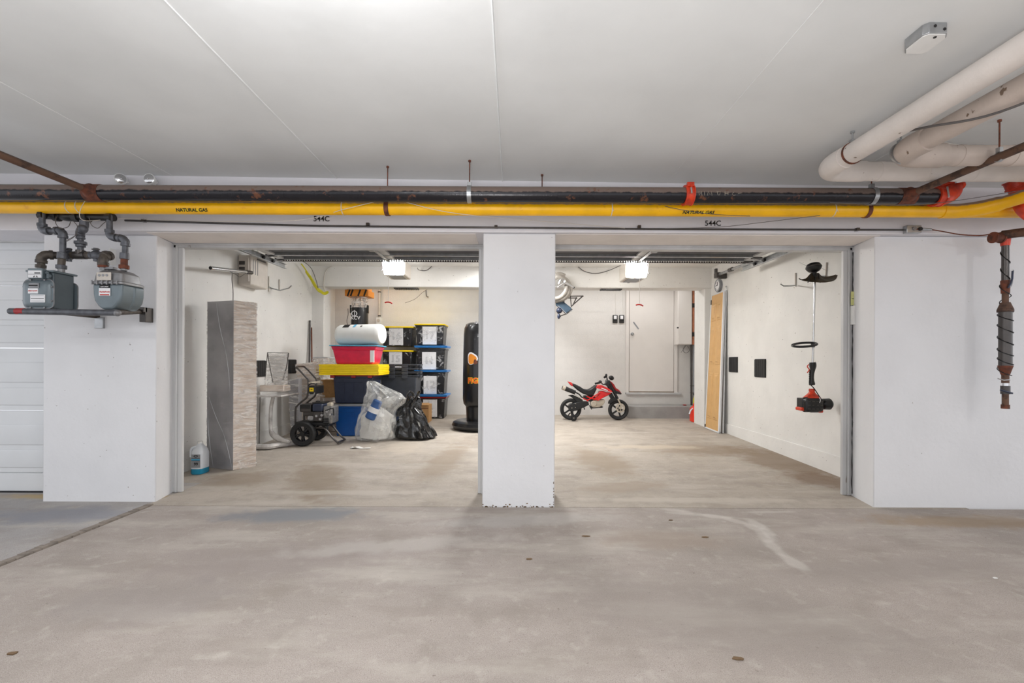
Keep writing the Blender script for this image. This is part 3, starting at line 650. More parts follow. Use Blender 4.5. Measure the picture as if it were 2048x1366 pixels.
# emergency light heads
for px, ry, lab in ((241, .9, 'round emergency lamp head turned right, left of its pair under the ceiling'), (299, .15, 'round emergency lamp head facing out, right of its pair under the ceiling')):
    q = P(px, 358, 3.52); t = thing('emergency_lamp', lab, 'lamp', q)
    T = Matrix.Rotation(ry, 4, 'Z')
    MB().lathe([(.010, .07), (.02, .065), (.034, .03), (.040, .0), (.038, -.004)], q, 20, 'Y', T).build('housing', M['white'], t)
    MB().lathe([(.036, -.001), (.036, -.008), (.026, -.014), (.005, -.016)], q, 20, 'Y', T).build('reflector', M['chrome'], t)
    MB().tube([q + T @ Vector((.038*math.cos(a), -.005, .038*math.sin(a))) for a in [i*math.pi/10 for i in range(20)]], .003, 6, True).build('rim', M['white'], t)
    MB().ell(q + T @ Vector((0, -.016, 0)), .008, .006, .008, 8, 6).build('bulb', M['chrome'], t)
    MB().cyl(q + T @ Vector((0, .06, 0)), (q.x, 3.60, q.z+.004), .008, n=8).build('bracket', M['white'], t)
# insulated pipes at the right
def insul(name, lab, pts, r, mat, el):
    t = thing(name, lab, 'pipe', pts[1])
    MB().cyl(pts[0], pts[1], r, n=26).build('pipe', M[mat], t)
    MB().tube(cr_path([Vector(pts[1]) + Vector((0, -.14, 0)), Vector(pts[1]) + Vector((0, -.02, 0)), Vector(pts[1]) + Vector((.05, .055, 0)), Vector(pts[1]) + Vector((.17, .07, 0)), Vector(pts[1]) + Vector((.26, .07, 0))], 4), r+el, 26).build('elbow_jacket', M[mat], t)
    MB().cyl(Vector(pts[1]) + Vector((.1, .07, 0)), pts[2], r, n=26).build('cross_pipe', M[mat], t)
    for i in range(5):
        x = pts[1][0] + .35 + i*.31; MB().cyl((x, pts[1][1]+.07, pts[1][2]), (x+.03, pts[1][1]+.07, pts[1][2]), r+.002, n=24).build('wrap_band', M[mat], t)
    return t
XA, ZA = 2.03, 2.405
YA = 2.955
ta = insul('insulated_pipe', 'white canvas-wrapped pipe, upper of the two running diagonally at top right', ((XA, -2, ZA), (XA, YA, ZA), (5.5, YA+.07, ZA-.005)), .060, 'insul', .006)
XB_, ZB_, YB_ = 2.245, 2.365, 2.63
tb = insul('insulated_pipe', 'grimy beige-wrapped pipe just below and right of the whiter diagonal one', ((XB_, -2, ZB_), (XB_, YB_, ZB_), (5.5, YB_+.07, ZB_+.002)), .057, 'insul2', .010)
def strap(t, x, y, z, r, mat='rustbrown'):
    MB().lathe([(r+.002, -.006), (r+.005, -.006), (r+.005, .006), (r+.002, .006)], (x, y, z), 24, 'Y').build('strap', M[mat], t)
    MB().box(x-.014, x+.014, y-.012, y+.012, z+r, z+r+.02).build('bracket', M['steel'], t); rod(t, (x, y, z+r), zc(x), .005, 'steel')
strap(ta, XA, XA*F/(1703-CX), ZA, .060); strap(tb, XB_, XB_*F/(1800-CX), ZB_, .057, 'steel')
o = MB().tube(cr_path([(XB_+.06, 1.2, ZB_+.0), (XB_+.02, 1.7, ZB_-.075), (XB_-.03, 2.1, ZB_-.070), (XA+.09, 2.35, ZA-.05), (XA+.07, 2.5, ZA-.0), (XA+.08, 2.6, ZA+.08)], 6), .006, 8).build('cable', M['cable']); tag(o, 'grey cable draped under the grimy beige insulated pipe', 'cable')
o = MB().tube(cr_path([P(1870, 281, 2.9), P(1930, 293, 2.85), P(1998, 298, 2.8), P(2060, 299, 2.8)], 5), .004, 6).build('cable', M['cablewhite']); tag(o, 'thin white cable running to the branch pipe hanger at right', 'cable')
# octagonal ceiling box
q0, q1 = P(1803, 107, 2.3), P(1878, 72, 2.3)
Yc = (zc(1.98)-CH)/ray(1842, 74)[1]; Xc = P(1842, 74, Yc).x
t = thing('ceiling_box', 'galvanised square junction box screwed to the ceiling at upper right', 'box', (Xc, Yc, zc(Xc)))
m = MB(); hz = zc(Xc)-.045; oc = [(Xc + x*.72, Yc - .02 + y*.85) for x, y in ((-.055, -.075), (.045, -.075), (.075, -.045), (.075, .055), (.055, .075), (-.045, .075), (-.075, .045), (-.075, -.055))]
m.poly([(x, y, hz) for x, y in oc], (0, 0, .045)); m.build('body', M['steel'], t, bevel=.003)
MB().poly([(Xc + (x-Xc)*.93, Yc-.02 + (y-Yc+.02)*.93, hz-.003) for x, y in oc], (0, 0, .003)).build('cover', M['white'], t)
k = MB()
for a_, h_ in ((-.02, .036), (.028, .02)): k.cyl((Xc+a_*.8, Yc-.02-.0655, hz+h_*.8), (Xc+a_*.8, Yc-.02-.062, hz+h_*.8), .006, n=10)
k.cyl((Xc, Yc-.065, hz-.006), (Xc, Yc-.065, hz-.002), .006, n=10); k.build('knockout', M['ink'], t)
# sprinkler drop at right wall
C7 = crop(1780, 400, 2.732)
DY = 3.42
t = thing('sprinkler_drop', 'vertical sprinkler drop wrapped in black wire in front of the right wall', 'pipe', C7(630, 600, DY))
m = MB(); m.cyl(P(2004, 470, DY), P(2120, 455, DY-.25), .032, n=16); m.build('feed_pipe', M['rust'], t)
m = MB(); q = C7(585, 205, DY); grooved(m, q + Vector((-.03, .0, 0)), q + Vector((.03, 0, 0)), .026); m.build('end_cap', M['rustbrown'], t)
m = MB(); m.cyl(C7(630, 190, DY), C7(630, 250, DY), .034, .026, n=18); m.build('orange_outlet', M['orange'], t)
def seg(y0, y1, r0, r1, nm, mt): return MB().cyl(C7(630, y0, DY), C7(630, y1, DY), r0, r1, n=18).build(nm, M[mt], t)
k = DY/F/2.732
seg(250, 440, 16*k, 16*k, 'pipe', 'gunmetal'); seg(440, 510, 20*k, 18*k, 'valve_body', 'rustbrown'); seg(510, 565, 14*k, 14*k, 'pipe', 'rust')
seg(560, 600, 20*k, 34*k, 'reducer', 'rust'); seg(600, 612, 34*k, 34*k, 'flange', 'rust'); seg(612, 905, 28*k, 28*k, 'barrel', 'gunmetal'); seg(905, 955, 32*k, 18*k, 'reducer', 'rustbrown')
seg(955, 1000, 16*k, 16*k, 'nipple', 'rust'); seg(1000, 1015, 12*k, 12*k, 'chrome_ring', 'chrome'); seg(1015, 1060, 20*k, 20*k, 'valve_body', 'gunmetal'); seg(1060, 1120, 14*k, 14*k, 'pipe', 'rust'); seg(1118, 1140, 18*k, 18*k, 'cap', 'rustbrown')
MB().tube([C7(645, 480, DY-.03), C7(660, 455, DY-.04), C7(668, 430, DY-.04), C7(670, 388, DY-.04)], .006, 6).build('lever', M['navy'], t)
MB().tube([C7(604, 1038, DY-.03), C7(630, 1046, DY-.035), C7(668, 1056, DY-.03)], .007, 6).build('lever', M['navy'], t)
MB().tube([C7(588, 975, DY-.02), C7(620, 985, DY-.035), C7(655, 982, DY-.03)], .005, 6).build('lever', M['chrome'], t)
w = MB(); pts = []
for i in range(300):
    s = i/299; y = 262 + s*690
    if y < 440: rr, tw = 18, .030
    elif y < 600: rr, tw = 22, .02
    else: rr, tw = 31, .052
    pts.append((y, rr*k))
ph = 0; P_ = []
for y, rr in pts:
    ph += .16 if y < 600 else .30 if 900 > y > 830 or 610 < y < 660 else .22
    c = C7(630, y, DY); P_.append(c + Vector((rr*math.cos(ph), rr*math.sin(ph), 0.01*math.sin(ph))))
w.tube(P_, .0032, 5).build('wire_wrap', M['black'], t)
# hook on right wall
o = MB().tube(cr_path([P(2027, 540, 3.65), P(2025, 556, 3.64), P(2024, 566, 3.60), P(2021, 574, 3.56), P(2018, 566, 3.54)], 4), .004, 6).build('wall_hook', M['steel']); tag(o, 'small steel hook on the wall beside the sprinkler drop', 'hook')
# ================================================================ GAS METERS
C6 = crop(30, 420, 5.94)
def run(parent, pts, r, mat='ironpipe', elmat=None, ends=True):
    """threaded pipe with a cast elbow at every bend and collars at both ends"""
    pts = [Vector(p) for p in pts]; el = []
    for i in range(len(pts)-1):
        MB().cyl(pts[i], pts[i+1], r, n=14).build('pipe', M[mat], parent)
    for i in range(1, len(pts)-1):
        u = (pts[i-1]-pts[i]).normalized(); v = (pts[i+1]-pts[i]).normalized(); R = r*2.1
        e = MB(); e.tube(cr_path([pts[i]+u*R, pts[i]+u*R*.5, pts[i]+(u+v)*R*.22, pts[i]+v*R*.5, pts[i]+v*R], 4), r*1.32, 14)
        for w_ in (u, v): e.cyl(pts[i]+w_*R*.85, pts[i]+w_*R*1.3, r*1.52, n=14)
        e.build('elbow', M[elmat or mat], parent)
def collar(parent, a, b, r, mat='ironpipe', name='collar', n=14): return MB().cyl(a, b, r, n=n).build(name, M[mat], parent, bevel=.002)
YO, YI = 3.36, 3.42
t = thing('gas_manifold', 'grey threaded pipework dropping from the yellow pipe to the two gas meters', 'pipework', C6(780, 100, YI))
r = .0195
run(t, [C6(322, 30, YO), C6(322, 248, YO), C6(570, 248, YO), C6(566, 520, YO)], r, elmat='ironpipe')
collar(t, C6(565, 505, YO), C6(560, 580, YO), .031); MB().cyl(C6(556, 580, YO), C6(550, 660, YO), r*1.15, n=14).build('pipe', M['ironrust'], t); collar(t, C6(550, 655, YO), C6(549, 700, YO), .032, 'ironpipe', 'union', 8)
MB().cyl(C6(550, 700, YO), C6(550, 738, YO), .021, n=12).build('nipple', M['castalu'], t); MB().cyl(C6(306, 690, YO), C6(306, 738, YO), .021, n=12).build('nipple', M['castalu'], t)
run(t, [C6(308, 690, YO), C6(316, 530, YO), C6(520, 538, YI)], r*1.15, 'ironrust'); collar(t, C6(307, 650, YO), C6(305, 690, YO), .031, 'ironrust', 'union', 8)
MB().cyl(C6(420, 535, YI), C6(500, 540, YI), .027, n=14).build('coupling', M['ironrust'], t)
MB().cyl(C6(600, 538, YI), C6(1080, 538, YI), r*1.1, n=14).build('pipe', M['ironrust'], t)
for cx in (640, 965):
    v = MB(); q = C6(cx, 538, YI); v.ell(q, .042, .032, .036, 14, 8).cyl(C6(cx, 455, YI), C6(cx, 610, YI), .018, n=10).cyl(q - Vector((.05, 0, 0)), q + Vector((.05, 0, 0)), .026, n=8)
    v.build('valve', M['ironpipe'], t)
    MB().box(q.x+.005, q.x+.055, YI-.045, YI-.03, C6(cx, 482, YI).z-.004, C6(cx, 482, YI).z+.004).build('valve_tab', M['gunmetal'], t)
for cx in (690, 870): collar(t, C6(cx, 538, YI)-Vector((.016, 0, 0)), C6(cx, 538, YI)+Vector((.016, 0, 0)), .028, 'ironrust', 'collar', 8)
m = MB(); m.cyl(C6(715, 538, YI), C6(845, 538, YI), .030, n=14).cyl(C6(780, 540, YI), C6(780, 480, YI), .030, n=14); m.build('tee', M['gunmetal'], t)
MB().cyl(C6(780, 480, YI), C6(778, 290, YI), r, n=14).build('pipe', M['ironpipe'], t)
collar(t, C6(779, 440, YI), C6(779, 412, YI), .030); collar(t, C6(779, 410, YI), C6(779, 375, YI), .040, 'ironpipe', 'union', 6); collar(t, C6(778, 345, YI), C6(778, 320, YI), .028)
m = MB(); m.tube(cr_path([C6(775, 310, YI), C6(778, 260, YI), C6(795, 225, YI-.02), C6(818, 195, YI-.02), C6(822, 130, YI-.02)], 4), .028, 14).ell(C6(805, 225, YI-.03), .034, .03, .034, 12, 8); m.build('elbow', M['ironpipe'], t)
MB().cyl(C6(822, 160, YI-.02), C6(822, 40, YI-.02), r, n=14).build('pipe', M['darkpipe'], t)
run(t, [C6(1080, 538, YI), C6(1135, 540, YI-.02), C6(1048, 560, YO-.02), C6(1048, 640, YO-.02)], r*1.15, 'ironrust')
collar(t, C6(1048, 645, YO-.02), C6(1047, 685, YO-.02), .032, 'rustbrown', 'union', 8)
run(t, [C6(1122, 60, YO), C6(1124, 320, YO), C6(1315, 345, YO), C6(1308, 520, YO)], r*.98)
collar(t, C6(1303, 512, YO), C6(1298, 585, YO), .028); MB().cyl(C6(1298, 585, YO), C6(1296, 660, YO), r*1.1, n=14).build('pipe', M['rustbrown'], t); collar(t, C6(1296, 655, YO), C6(1295, 700, YO), .032, 'rustbrown', 'union', 8)
m = MB(); m.cyl(C6(290, 66, 3.42), C6(1180, 92, 3.42), .026, n=14).cyl(C6(470, 70, 3.42), C6(520, 72, 3.42), .040, n=14).ell(C6(640, 85, 3.42), .075, .04, .030, 14, 8).cyl(C6(700, 80, 3.42), C6(760, 82, 3.42), .038, n=8).cyl(C6(820, 82, 3.42), C6(880, 84, 3.42), .038, n=14); m.build('header_pipe', M['darkpipe'], t)
m = MB(); m.cyl(C6(300, 60, YO), C6(345, 60, YO), .028, n=12).cyl(C6(1095, 90, YO), C6(1150, 90, YO), .028, n=12); m.build('header_tee', M['darkpipe'], t)
MB().box(C6(1135, 640, 3.69).x, C6(1160, 640, 3.69).x, 3.67, 3.72, C6(1150, 655, 3.69).z, C6(1150, 460, 3.69).z).build('wall_bracket', M['white'], t)
w = MB(); w.tube(cr_path([C6(490, 80, 3.36), C6(485, 160, 3.34), C6(540, 215, 3.34), C6(630, 200, 3.34), C6(660, 140, 3.36)], 5), .0025, 6)
w.tube(cr_path([C6(690, 130, 3.36), C6(740, 190, 3.35), C6(735, 260, 3.35), C6(700, 320, 3.34), C6(610, 375, 3.33)], 5), .0025, 6)
w.tube(cr_path([C6(740, 290, 3.35), C6(680, 325, 3.35), C6(605, 365, 3.33)], 4), .002, 6)
w.tube(cr_path([C6(880, 90, 3.36), C6(910, 180, 3.35), C6(985, 215, 3.35), C6(1050, 160, 3.35), C6(1160, 80, 3.36)], 5), .0025, 6); w.build('loose_wire', M['cable'], t)
# unreadably small print: a run of slanted letter-sized strokes
def glyphs(parent, x0, x1, y, z, h, mat, seed=0):
    rnd = random.Random(seed); m = MB(); x = x0
    while x < x1:
        w = h*rnd.uniform(.35, .75); T = Matrix.Translation((x+w/2, y, z)) @ Matrix.Rotation(rnd.uniform(-.3, .5), 4, 'Y')
        m.box(-w*.45, w*.45, -.0005, .0005, -h*rnd.uniform(.5, 1), h*rnd.uniform(.4, 1), T); x += w + h*.3
    return m.build('print', M[mat], parent, smooth=False)
# meter with the square front
def cov(mb, w, h, d, c, r=.035):
    """dished cover with rounded corners, flat back at c, bulging toward the camera by d (negative y)"""
    rings = []
    for s, y in ((1, 0), (1, -.006*(1 if d > 0 else -1)), (.93, -.008*(1 if d > 0 else -1)), (.86, -d*.75), (.6, -d), (.05, -d*1.02)):
        rings.append([(x*s, y, z*s) for x, z in rrect(w, h, r*(.4+.6*s))])
    n = len(rings[0]); vs = [Vector(c)+Vector(p) for rg in rings for p in rg]; fs = []
    sgn = d > 0
    for i in range(len(rings)-1):
        for k in range(n):
            f = (i*n+k, i*n+(k+1) % n, (i+1)*n+(k+1) % n, (i+1)*n+k); fs.append(f if sgn else f[::-1])
    b0 = tuple(range(n-1, -1, -1)); b1 = tuple(range((len(rings)-1)*n, len(rings)*n)); fs += [b0 if sgn else b0[::-1], b1 if sgn else b1[::-1]]
    return mb.add(vs, fs)
t = thing('gas_meter', 'blue-grey gas meter with a dished square front, left one on the pipe shelf', 'meter', C6(290, 1170, 3.36))
cF = C6(290, 998, 3.30); wF = .214; hF = .206
MB_ = MB(); cov(MB_, wF, hF, .035, cF); cvr = MB_.build('front_cover', M['meter'], t, ang=.9)
rb = MB(); rb.tube([cF + Vector((x, -.003, z)) for x, z in rrect(wF, hF, .035, 5)], .004, 6, True); rb.build('cover_rim', M['castalu'], t)
MB_ = MB(); MB_.box(cF.x-.085, cF.x+.100, 3.30, 3.46, cF.z-hF/2+.004, cF.z+.160); MB_.build('body', M['meter_dark'], t, bevel=.012, seg=3)
MB_ = MB(); cov(MB_, wF, hF, -.03, cF + Vector((0.012, .165, -.002))); MB_.build('rear_cover', M['meter'], t, ang=.9)
rb = MB(); rb.tube([cF + Vector((x+.012, .166, z)) for x, z in rrect(wF, hF, .035, 5)], .004, 6, True); rb.build('cover_rim', M['castalu'], t)
bl = MB()
for x, z in ((-.1, .05), (-.1, -.05), (.1, .05), (.1, -.05), (-.05, .098), (.05, .098), (-.05, -.098), (.05, -.098)):
    bl.cyl(cF + Vector((x, -.016, z)), cF + Vector((x, .0, z)), .0065, n=6)
bl.build('bolt', M['castalu'], t)
MB().box(cF.x-.092, cF.x+.11, 3.29, 3.475, cF.z+.156, cF.z+.170).build('top_flange', M['meter'], t, bevel=.004)
a = C6(190, 700, 3.29); b = C6(365, 822, 3.29)
ix = MB().box(a.x, b.x, 3.265, 3.30, b.z, a.z).build('index_box', M['meter'], t, bevel=.005)
MB().box(a.x+.008, b.x-.004, 3.262, 3.266, b.z+.006, a.z-.016).build('dial_plate', M['paper'], ix, bevel=.001)
zz = C6(200, 762, 3.26).z; MB().box(a.x+.008, b.x-.004, 3.2605, 3.262, zz-.001, zz+.001).box(C6(232, 0, 3.26).x, C6(300, 0, 3.26).x, 3.2605, 3.262, C6(0, 752, 3.26).z, C6(0, 741, 3.26).z).build('counter_window', M['ink'], ix)
hd = MB()
for x_, a_ in ((225, .5), (258, -.5)): hd.box(-.002, .002, -.001, .001, -.006, .006, Matrix.Translation(C6(x_, 790, 3.259)) @ Matrix.Rotation(a_, 4, 'Y'))
hd.build('dial_hand', M['ink'], ix)
def plate(par, a, b, Y, mat='paper', name='sticker'):
    p, q = C6(a[0], a[1], Y), C6(b[0], b[1], Y); return MB().box(p.x, q.x, Y-.001, Y+.003, q.z, p.z).build(name, M[mat], par)
p = plate(t, (165, 868), (285, 925), 3.262, 'castalu', 'serial_plate'); MB().box(*[v for v in (C6(172, 0, 3.262).x, C6(272, 0, 3.262).x)], 3.258, 3.261, C6(0, 903, 3.262).z, C6(0, 888, 3.262).z).build('serial_print', M['ink'], p)
p = plate(t, (155, 930), (272, 992), 3.262); glyphs(p, C6(160, 0, 3.26).x, C6(268, 0, 3.26).x, 3.2605, C6(0, 958, 3.26).z, .0055, 'redink', 1)
p = plate(t, (182, 1004), (355, 1098), 3.262)
for yy in (1016, 1050, 1052, 1080): MB().box(C6(192, 0, 3.26).x, C6(345, 0, 3.26).x, 3.2600, 3.2615, C6(0, yy+2, 3.26).z, C6(0, yy-2, 3.26).z).build('print_line', M['ink' if yy in (1050, 1052) else 'pencil'], p)
k_ = MB(); k_.ell(C6(380, 745, 3.285), .014, .01, .014, 10, 6).ell(C6(405, 785, 3.285), .018, .012, .020, 10, 6).cyl(C6(395, 760, 3.28), C6(395, 815, 3.28), .01); k_.build('index_drive', M['meter_dark'], t)
# rounded-bottom meter
t = thing('gas_meter', 'grey gas meter with rounded bottom and cast metal cap, right on the pipe shelf', 'meter', C6(1120, 1175, 3.36))
def prof(x0, x1, yt, yb, Y):
    pts = [(x0, yt), (x0+5, 1000), (x0+22, 1080), (x0+60, 1135), (x0+110, yb), (x1-110, yb), (x1-60, 1135), (x1-22, 1080), (x1-5, 1000), (x1, yt)]
    return [C6(x, y, Y) for x, y in pts]
front = prof(915, 1270, 870, 1180, 3.29)
m = MB(); fr_ = [Vector(p) for p in front]; cen = sum(fr_, Vector())/len(fr_)
m.poly([cen + (p-cen)*1.0 for p in fr_], (0, .16, 0)); m.build('body', M['meter'], t, bevel=.018, seg=4)
m = MB(); m.poly([cen + (p-cen)*.96 + Vector((.012, .10, 0)) for p in fr_], (0, .10, 0)); m.build('rear_body', M['meter'], t, bevel=.018, seg=4)
xa, xb = front[0].x, front[-1].x; zt = front[0].z
m = MB(); T_ = []
lay = [(zt-.006, .012, .0), (zt+.012, .012, .0), (zt+.014, .0, .0), (zt+.075, -.008, .0), (zt+.098, -.030, .01), (zt+.106, -.055, .03)]
rings = []
for z, gx, gy in lay:
    w_, d_ = (xb-xa)/2+gx, .09+gx-gy*.3; rings.append([((xa+xb)/2 + x, 3.385 + y, z) for x, y in rrect(2*w_, 2*d_+.02, .035, 4)])
n = len(rings[0]); vs = [p for rg in rings for p in rg]; fs = [(i*n+k, i*n+(k+1) % n, (i+1)*n+(k+1) % n, (i+1)*n+k) for i in range(len(rings)-1) for k in range(n)] + [tuple(range(n-1, -1, -1)), tuple(range((len(rings)-1)*n, len(rings)*n))]
m.add(vs, fs); m.build('cap', M['castalu'], t, ang=.5, bevel=.003)
bl = MB()
for i in range(6): x = xa + (xb-xa)*(i+.5)/6; bl.cyl((x, 3.268, zt-.012), (x, 3.268, zt+.018), .005, n=6)
bl.build('bolt', M['castalu'], t)
p = plate(t, (970, 740), (1140, 835), 3.274, 'beige', 'dial_glass'); 
for xx in (1000, 1045, 1090): MB().lathe([(.009, 0), (.009, -.002), (.001, -.002)], C6(xx, 775, 3.272), 10, 'Y').build('dial', M['castalu'], p)
p = plate(t, (1005, 885), (1120, 925), 3.284, 'ink', 'serial_plate'); glyphs(p, C6(1015, 0, 3.28).x, C6(1110, 0, 3.28).x, 3.2825, C6(0, 908, 3.283).z, .004, 'paper', 2)
p = plate(t, (998, 928), (1130, 1018), 3.284); glyphs(p, C6(1004, 0, 3.28).x, C6(1126, 0, 3.28).x, 3.2825, C6(0, 968, 3.283).z, .006, 'redink', 3)
MB().box(C6(1010, 0, 3.28).x, C6(1118, 0, 3.28).x, 3.2815, 3.283, C6(0, 1008, 3.28).z, C6(0, 994, 3.28).z).build('red_stripe', M['redink'], p)
MB().cyl(C6(1045, 720, 3.34), C6(1047, 682, 3.34), .02, n=12).cyl(C6(1295, 722, 3.36), C6(1295, 690, 3.36), .02, n=12).build('port', M['castalu'], t)
MB().box(C6(1080, 0, 3.35).x, C6(1195, 0, 3.35).x, 3.33, 3.37, C6(0, 705, 3.35).z, C6(0, 675, 3.35).z).build('regulator_tag', M['castalu'], t, bevel=.003)
# pipe shelf
t = thing('pipe_shelf', 'grey horizontal pipe bracket carrying both gas meters on the wall', 'bracket', C6(700, 1200, 3.30))
zs = C6(600, 1195, 3.31).z
MB().cyl(P(20, 622.5, 3.30), C6(1210, 1222, 3.30), .022, n=16).build('front_pipe', M['ironpipe'], t)
q1 = C6(1215, 1224, 3.30); q2 = C6(1500, 1205, 3.66)
MB().cyl(q1 + Vector((0, .0, .004)), q2, .020, n=14).build('side_arm', M['ironrust'], t)
MB().ell(q1, .024, .024, .024, 12, 8).build('end_cap', M['castalu'], t)
MB().box(q2.x-.0, q2.x+.05, 3.64, 3.72, q2.z-.085, q2.z+.03).box(q2.x-.02, q2.x+.05, 3.62, 3.66, q2.z-.01, q2.z+.03).build('bracket_plate', M['gunmetal'], t, bevel=.003)
q3 = P(60, 622, 3.30); q4 = Vector((q3.x+.12, 3.72, q3.z))
MB().cyl(P(98, 622, 3.31), (P(98, 622, 3.31).x-.02, 3.72, zs), .020, n=14).build('side_arm', M['ironrust'], t)
pz = P(98, 622, 3.31); MB().box(pz.x-.03, pz.x+.04, 3.70, 3.72, zs-.10, zs-.01).build('bracket_plate', M['steel'], t, bevel=.003)
MB().cyl(P(33, 622.5, 3.30), P(50, 622.6, 3.30), .0228, n=16).build('red_tape', M['lidred'], t)
# keypad, sign on right reveal
t = thing('door_intercom', 'narrow white plastic box mounted on the frame left of the right wall', 'box', P(1703, 630, 3.95))
MB().box(2.907, 2.933, 3.935, 3.976, P(1703, 649, 3.94).z, P(1703, 611, 3.94).z).build('housing', M['white'], t, bevel=.003)
t = thing('notice', 'small pale yellow notice stuck above the white box on the right frame', 'sign', P(1708, 597, 3.97))
z0, z1 = P(1707, 610, 3.96).z, P(1707, 583, 3.96).z; MB().box(2.905, 2.948, 3.962, 3.966, z0, z1).build('card', M['sign'], t)
MB().box(2.910, 2.942, 3.960, 3.963, (z0+z1)/2-.006, (z0+z1)/2-.002).build('print_line', M['ink'], t)
# leaves and litter on the aisle floor
random.seed(11)
for i, (px, py, s) in enumerate(((1058, 1119, .018), (1478, 1319, .022), (1342, 1041, .015), (1409, 1075, .02), (1172, 1073, .02), (24, 1308, .02), (1990, 1157, .014))):
    a, b = ray(px, py); Y = -CH/b; c = Vector((a*Y, Y, .001))
    pts = [c + Vector((s*1.3*math.cos(k*1.05)*random.uniform(.6, 1.1), s*.6*math.sin(k*1.05)*random.uniform(.6, 1.1), 0)) for k in range(6)]
    where = ['right of centre in front of the middle pillar', 'near the bottom edge right of centre', 'in front of the right door opening', 'in the pale stain before the right door', 'just right of the middle pillar base', 'at the bottom left corner', 'at the far right of the aisle'][i]
    o = MB().poly(pts, (0, 0, .004)).build('debris', M['curbbrown' if i < 6 else 'cloth']); tag(o, f'small flake of debris lying {where}', 'debris')
# ================================================================ DOOR TRACKS AND OPENERS
def track(name, lab, x, z, y1, side):
    t = thing(name, lab, 'door track', (x, 5, z))
    m = MB(); m.box(x-.004, x+.004, 4.12, y1, z-.03, z+.03).box(min(x, x-side*.03), max(x, x-side*.03), 4.12, y1, z-.03, z-.024).box(min(x, x-side*.03), max(x, x-side*.03), 4.12, y1, z+.024, z+.03)
    m.build('rail', M['steel'], t)
    for i, yy in enumerate((4.65, 5.14, 5.62, 5.84)):
        if yy > y1-.02: yy = y1-.05
        xi = x - side*.05
        MB().cyl((x-side*.008, yy, z), (x-side*.13, yy, z+.012), .006, n=8).build('roller_stem', M['chrome'], t)
        MB().lathe([(.006, -.01), (.022, -.01), (.022, .01), (.006, .01)], (x-side*.012, yy, z), 14, 'X').build('roller', M['ink'], t)
        MB().box(min(x-side*.05, x-side*.16), max(x-side*.05, x-side*.16), yy-.035, yy+.035, z+.02, z+.035).build('hinge', M['gunmetal'], t, bevel=.003)
    for yy in (5.0, y1-.08):
        MB().box(x-.003, x+.003, yy-.02, yy+.02, z+.03, 2.699).build('hanger_strap', M['steel'], t)
    return t
ztk = 2.40
TL = track('door_track', 'galvanised door track along the left wall with black rollers', -3.06, ztk, 6.16, -1)
TR = track('door_track', 'galvanised door track along the right wall with black rollers', 3.07, ztk-.01, 6.16, 1)
track('door_track', 'door track behind the middle pillar on its left', -.20, ztk, 5.9, 1)
track('door_track', 'door track behind the middle pillar on its right', .29, ztk, 5.9, -1)
for t, x, s in ((TL, -3.02, -1), (TR, 3.03, 1)):
    m = MB(); m.tube([(x + .014*math.cos(i*.9), 4.9 + i*.0016, ztk+.065 + .014*math.sin(i*.9)) for i in range(340)], .0028, 4)
    m.build('spring', M['chrome'], t)
# long bar with its dark bracket at the end of the right track
q = P(1438, 549, 7.05)
t = thing('spring_bar', 'steel tube with dark end bracket along the top of the right wall', 'bar', q)
MB().cyl(q, (q.x-.02, 5.9, q.z-.02), .020, n=14).build('bar', M['steel'], t)
MB().cyl((q.x-.006, 6.7, q.z-.005), (q.x-.008, 6.6, q.z-.006), .030, n=14).build('collar', M['gunmetal'], t)
m = MB(); m.box(q.x-.05, q.x+.03, 7.02, 7.12, q.z-.05, q.z+.03).box(q.x-.04, q.x-.005, 7.08, 7.13, q.z, q.z+.10).box(q.x+.0, q.x+.12, 7.05, 7.10, q.z-.06, q.z+.02); m.build('end_bracket', M['gunmetal'], t, bevel=.006)
# openers
def opener(px, py, side, lens, lab):
    Y = 6.5; q = P(px, py, Y)
    t = thing('door_opener', lab, 'garage door opener', (q.x, Y, q.z))
    x0, x1 = q.x-.14, q.x+.14; cx = q.x
    m = MB(); z0 = q.z-.10; z1 = q.z+.12
    m.box(cx-.15, cx+.15, Y+.02, Y+.42, z0, z1); m.build('housing', M['beige'], t, bevel=.02, seg=3)
    l = MB(); n = 8
    pr = [(Y+.02, z0+.0), (Y-.03, z0+.015), (Y-.06, z0+.05), (Y-.065, z0+.10), (Y-.05, z1-.03), (Y-.0, z1), (Y+.02, z1)]
    l.poly([(cx-.135, y, z) for y, z in pr], (.27, 0, 0)); l.build('lens', M[lens], t, bevel=.004)
    MB().box(cx-.10, cx+.10, Y+.05, Y+.38, z0-.006, z0+.002).build('base_plate', M['grey'], t, bevel=.004)
    MB().box(cx-.015, cx+.015, Y+.2, Y+.24, z1, 2.70).box(cx-.13, cx-.11, Y+.2, Y+.23, z1-.02, 2.70).box(cx+.11, cx+.13, Y+.2, Y+.23, z1-.02, 2.70).build('hanger', M['steel'], t)
    MB().box(cx-.018, cx+.018, 4.3, Y+.1, z1+.005, z1+.035).build('drive_rail', M['steel'], t)
    MB().tube(cr_path([(cx-side*.145, Y+.01, z1+.0), (cx-side*.17, Y-.0, z1-.03), (cx-side*.155, Y-.02, z0+.08), (cx-side*.18, Y-.02, z0+.05)], 4), .006, 6).build('antenna_wire', M['gunmetal'], t)
    # release cord with red handle
    return t
opener(788, 535, 1, 'lens_w', 'left garage door opener with a glaring white lamp lens')
opener(1273, 541, -1, 'lens_y', 'right garage door opener with a glowing warm lamp lens')
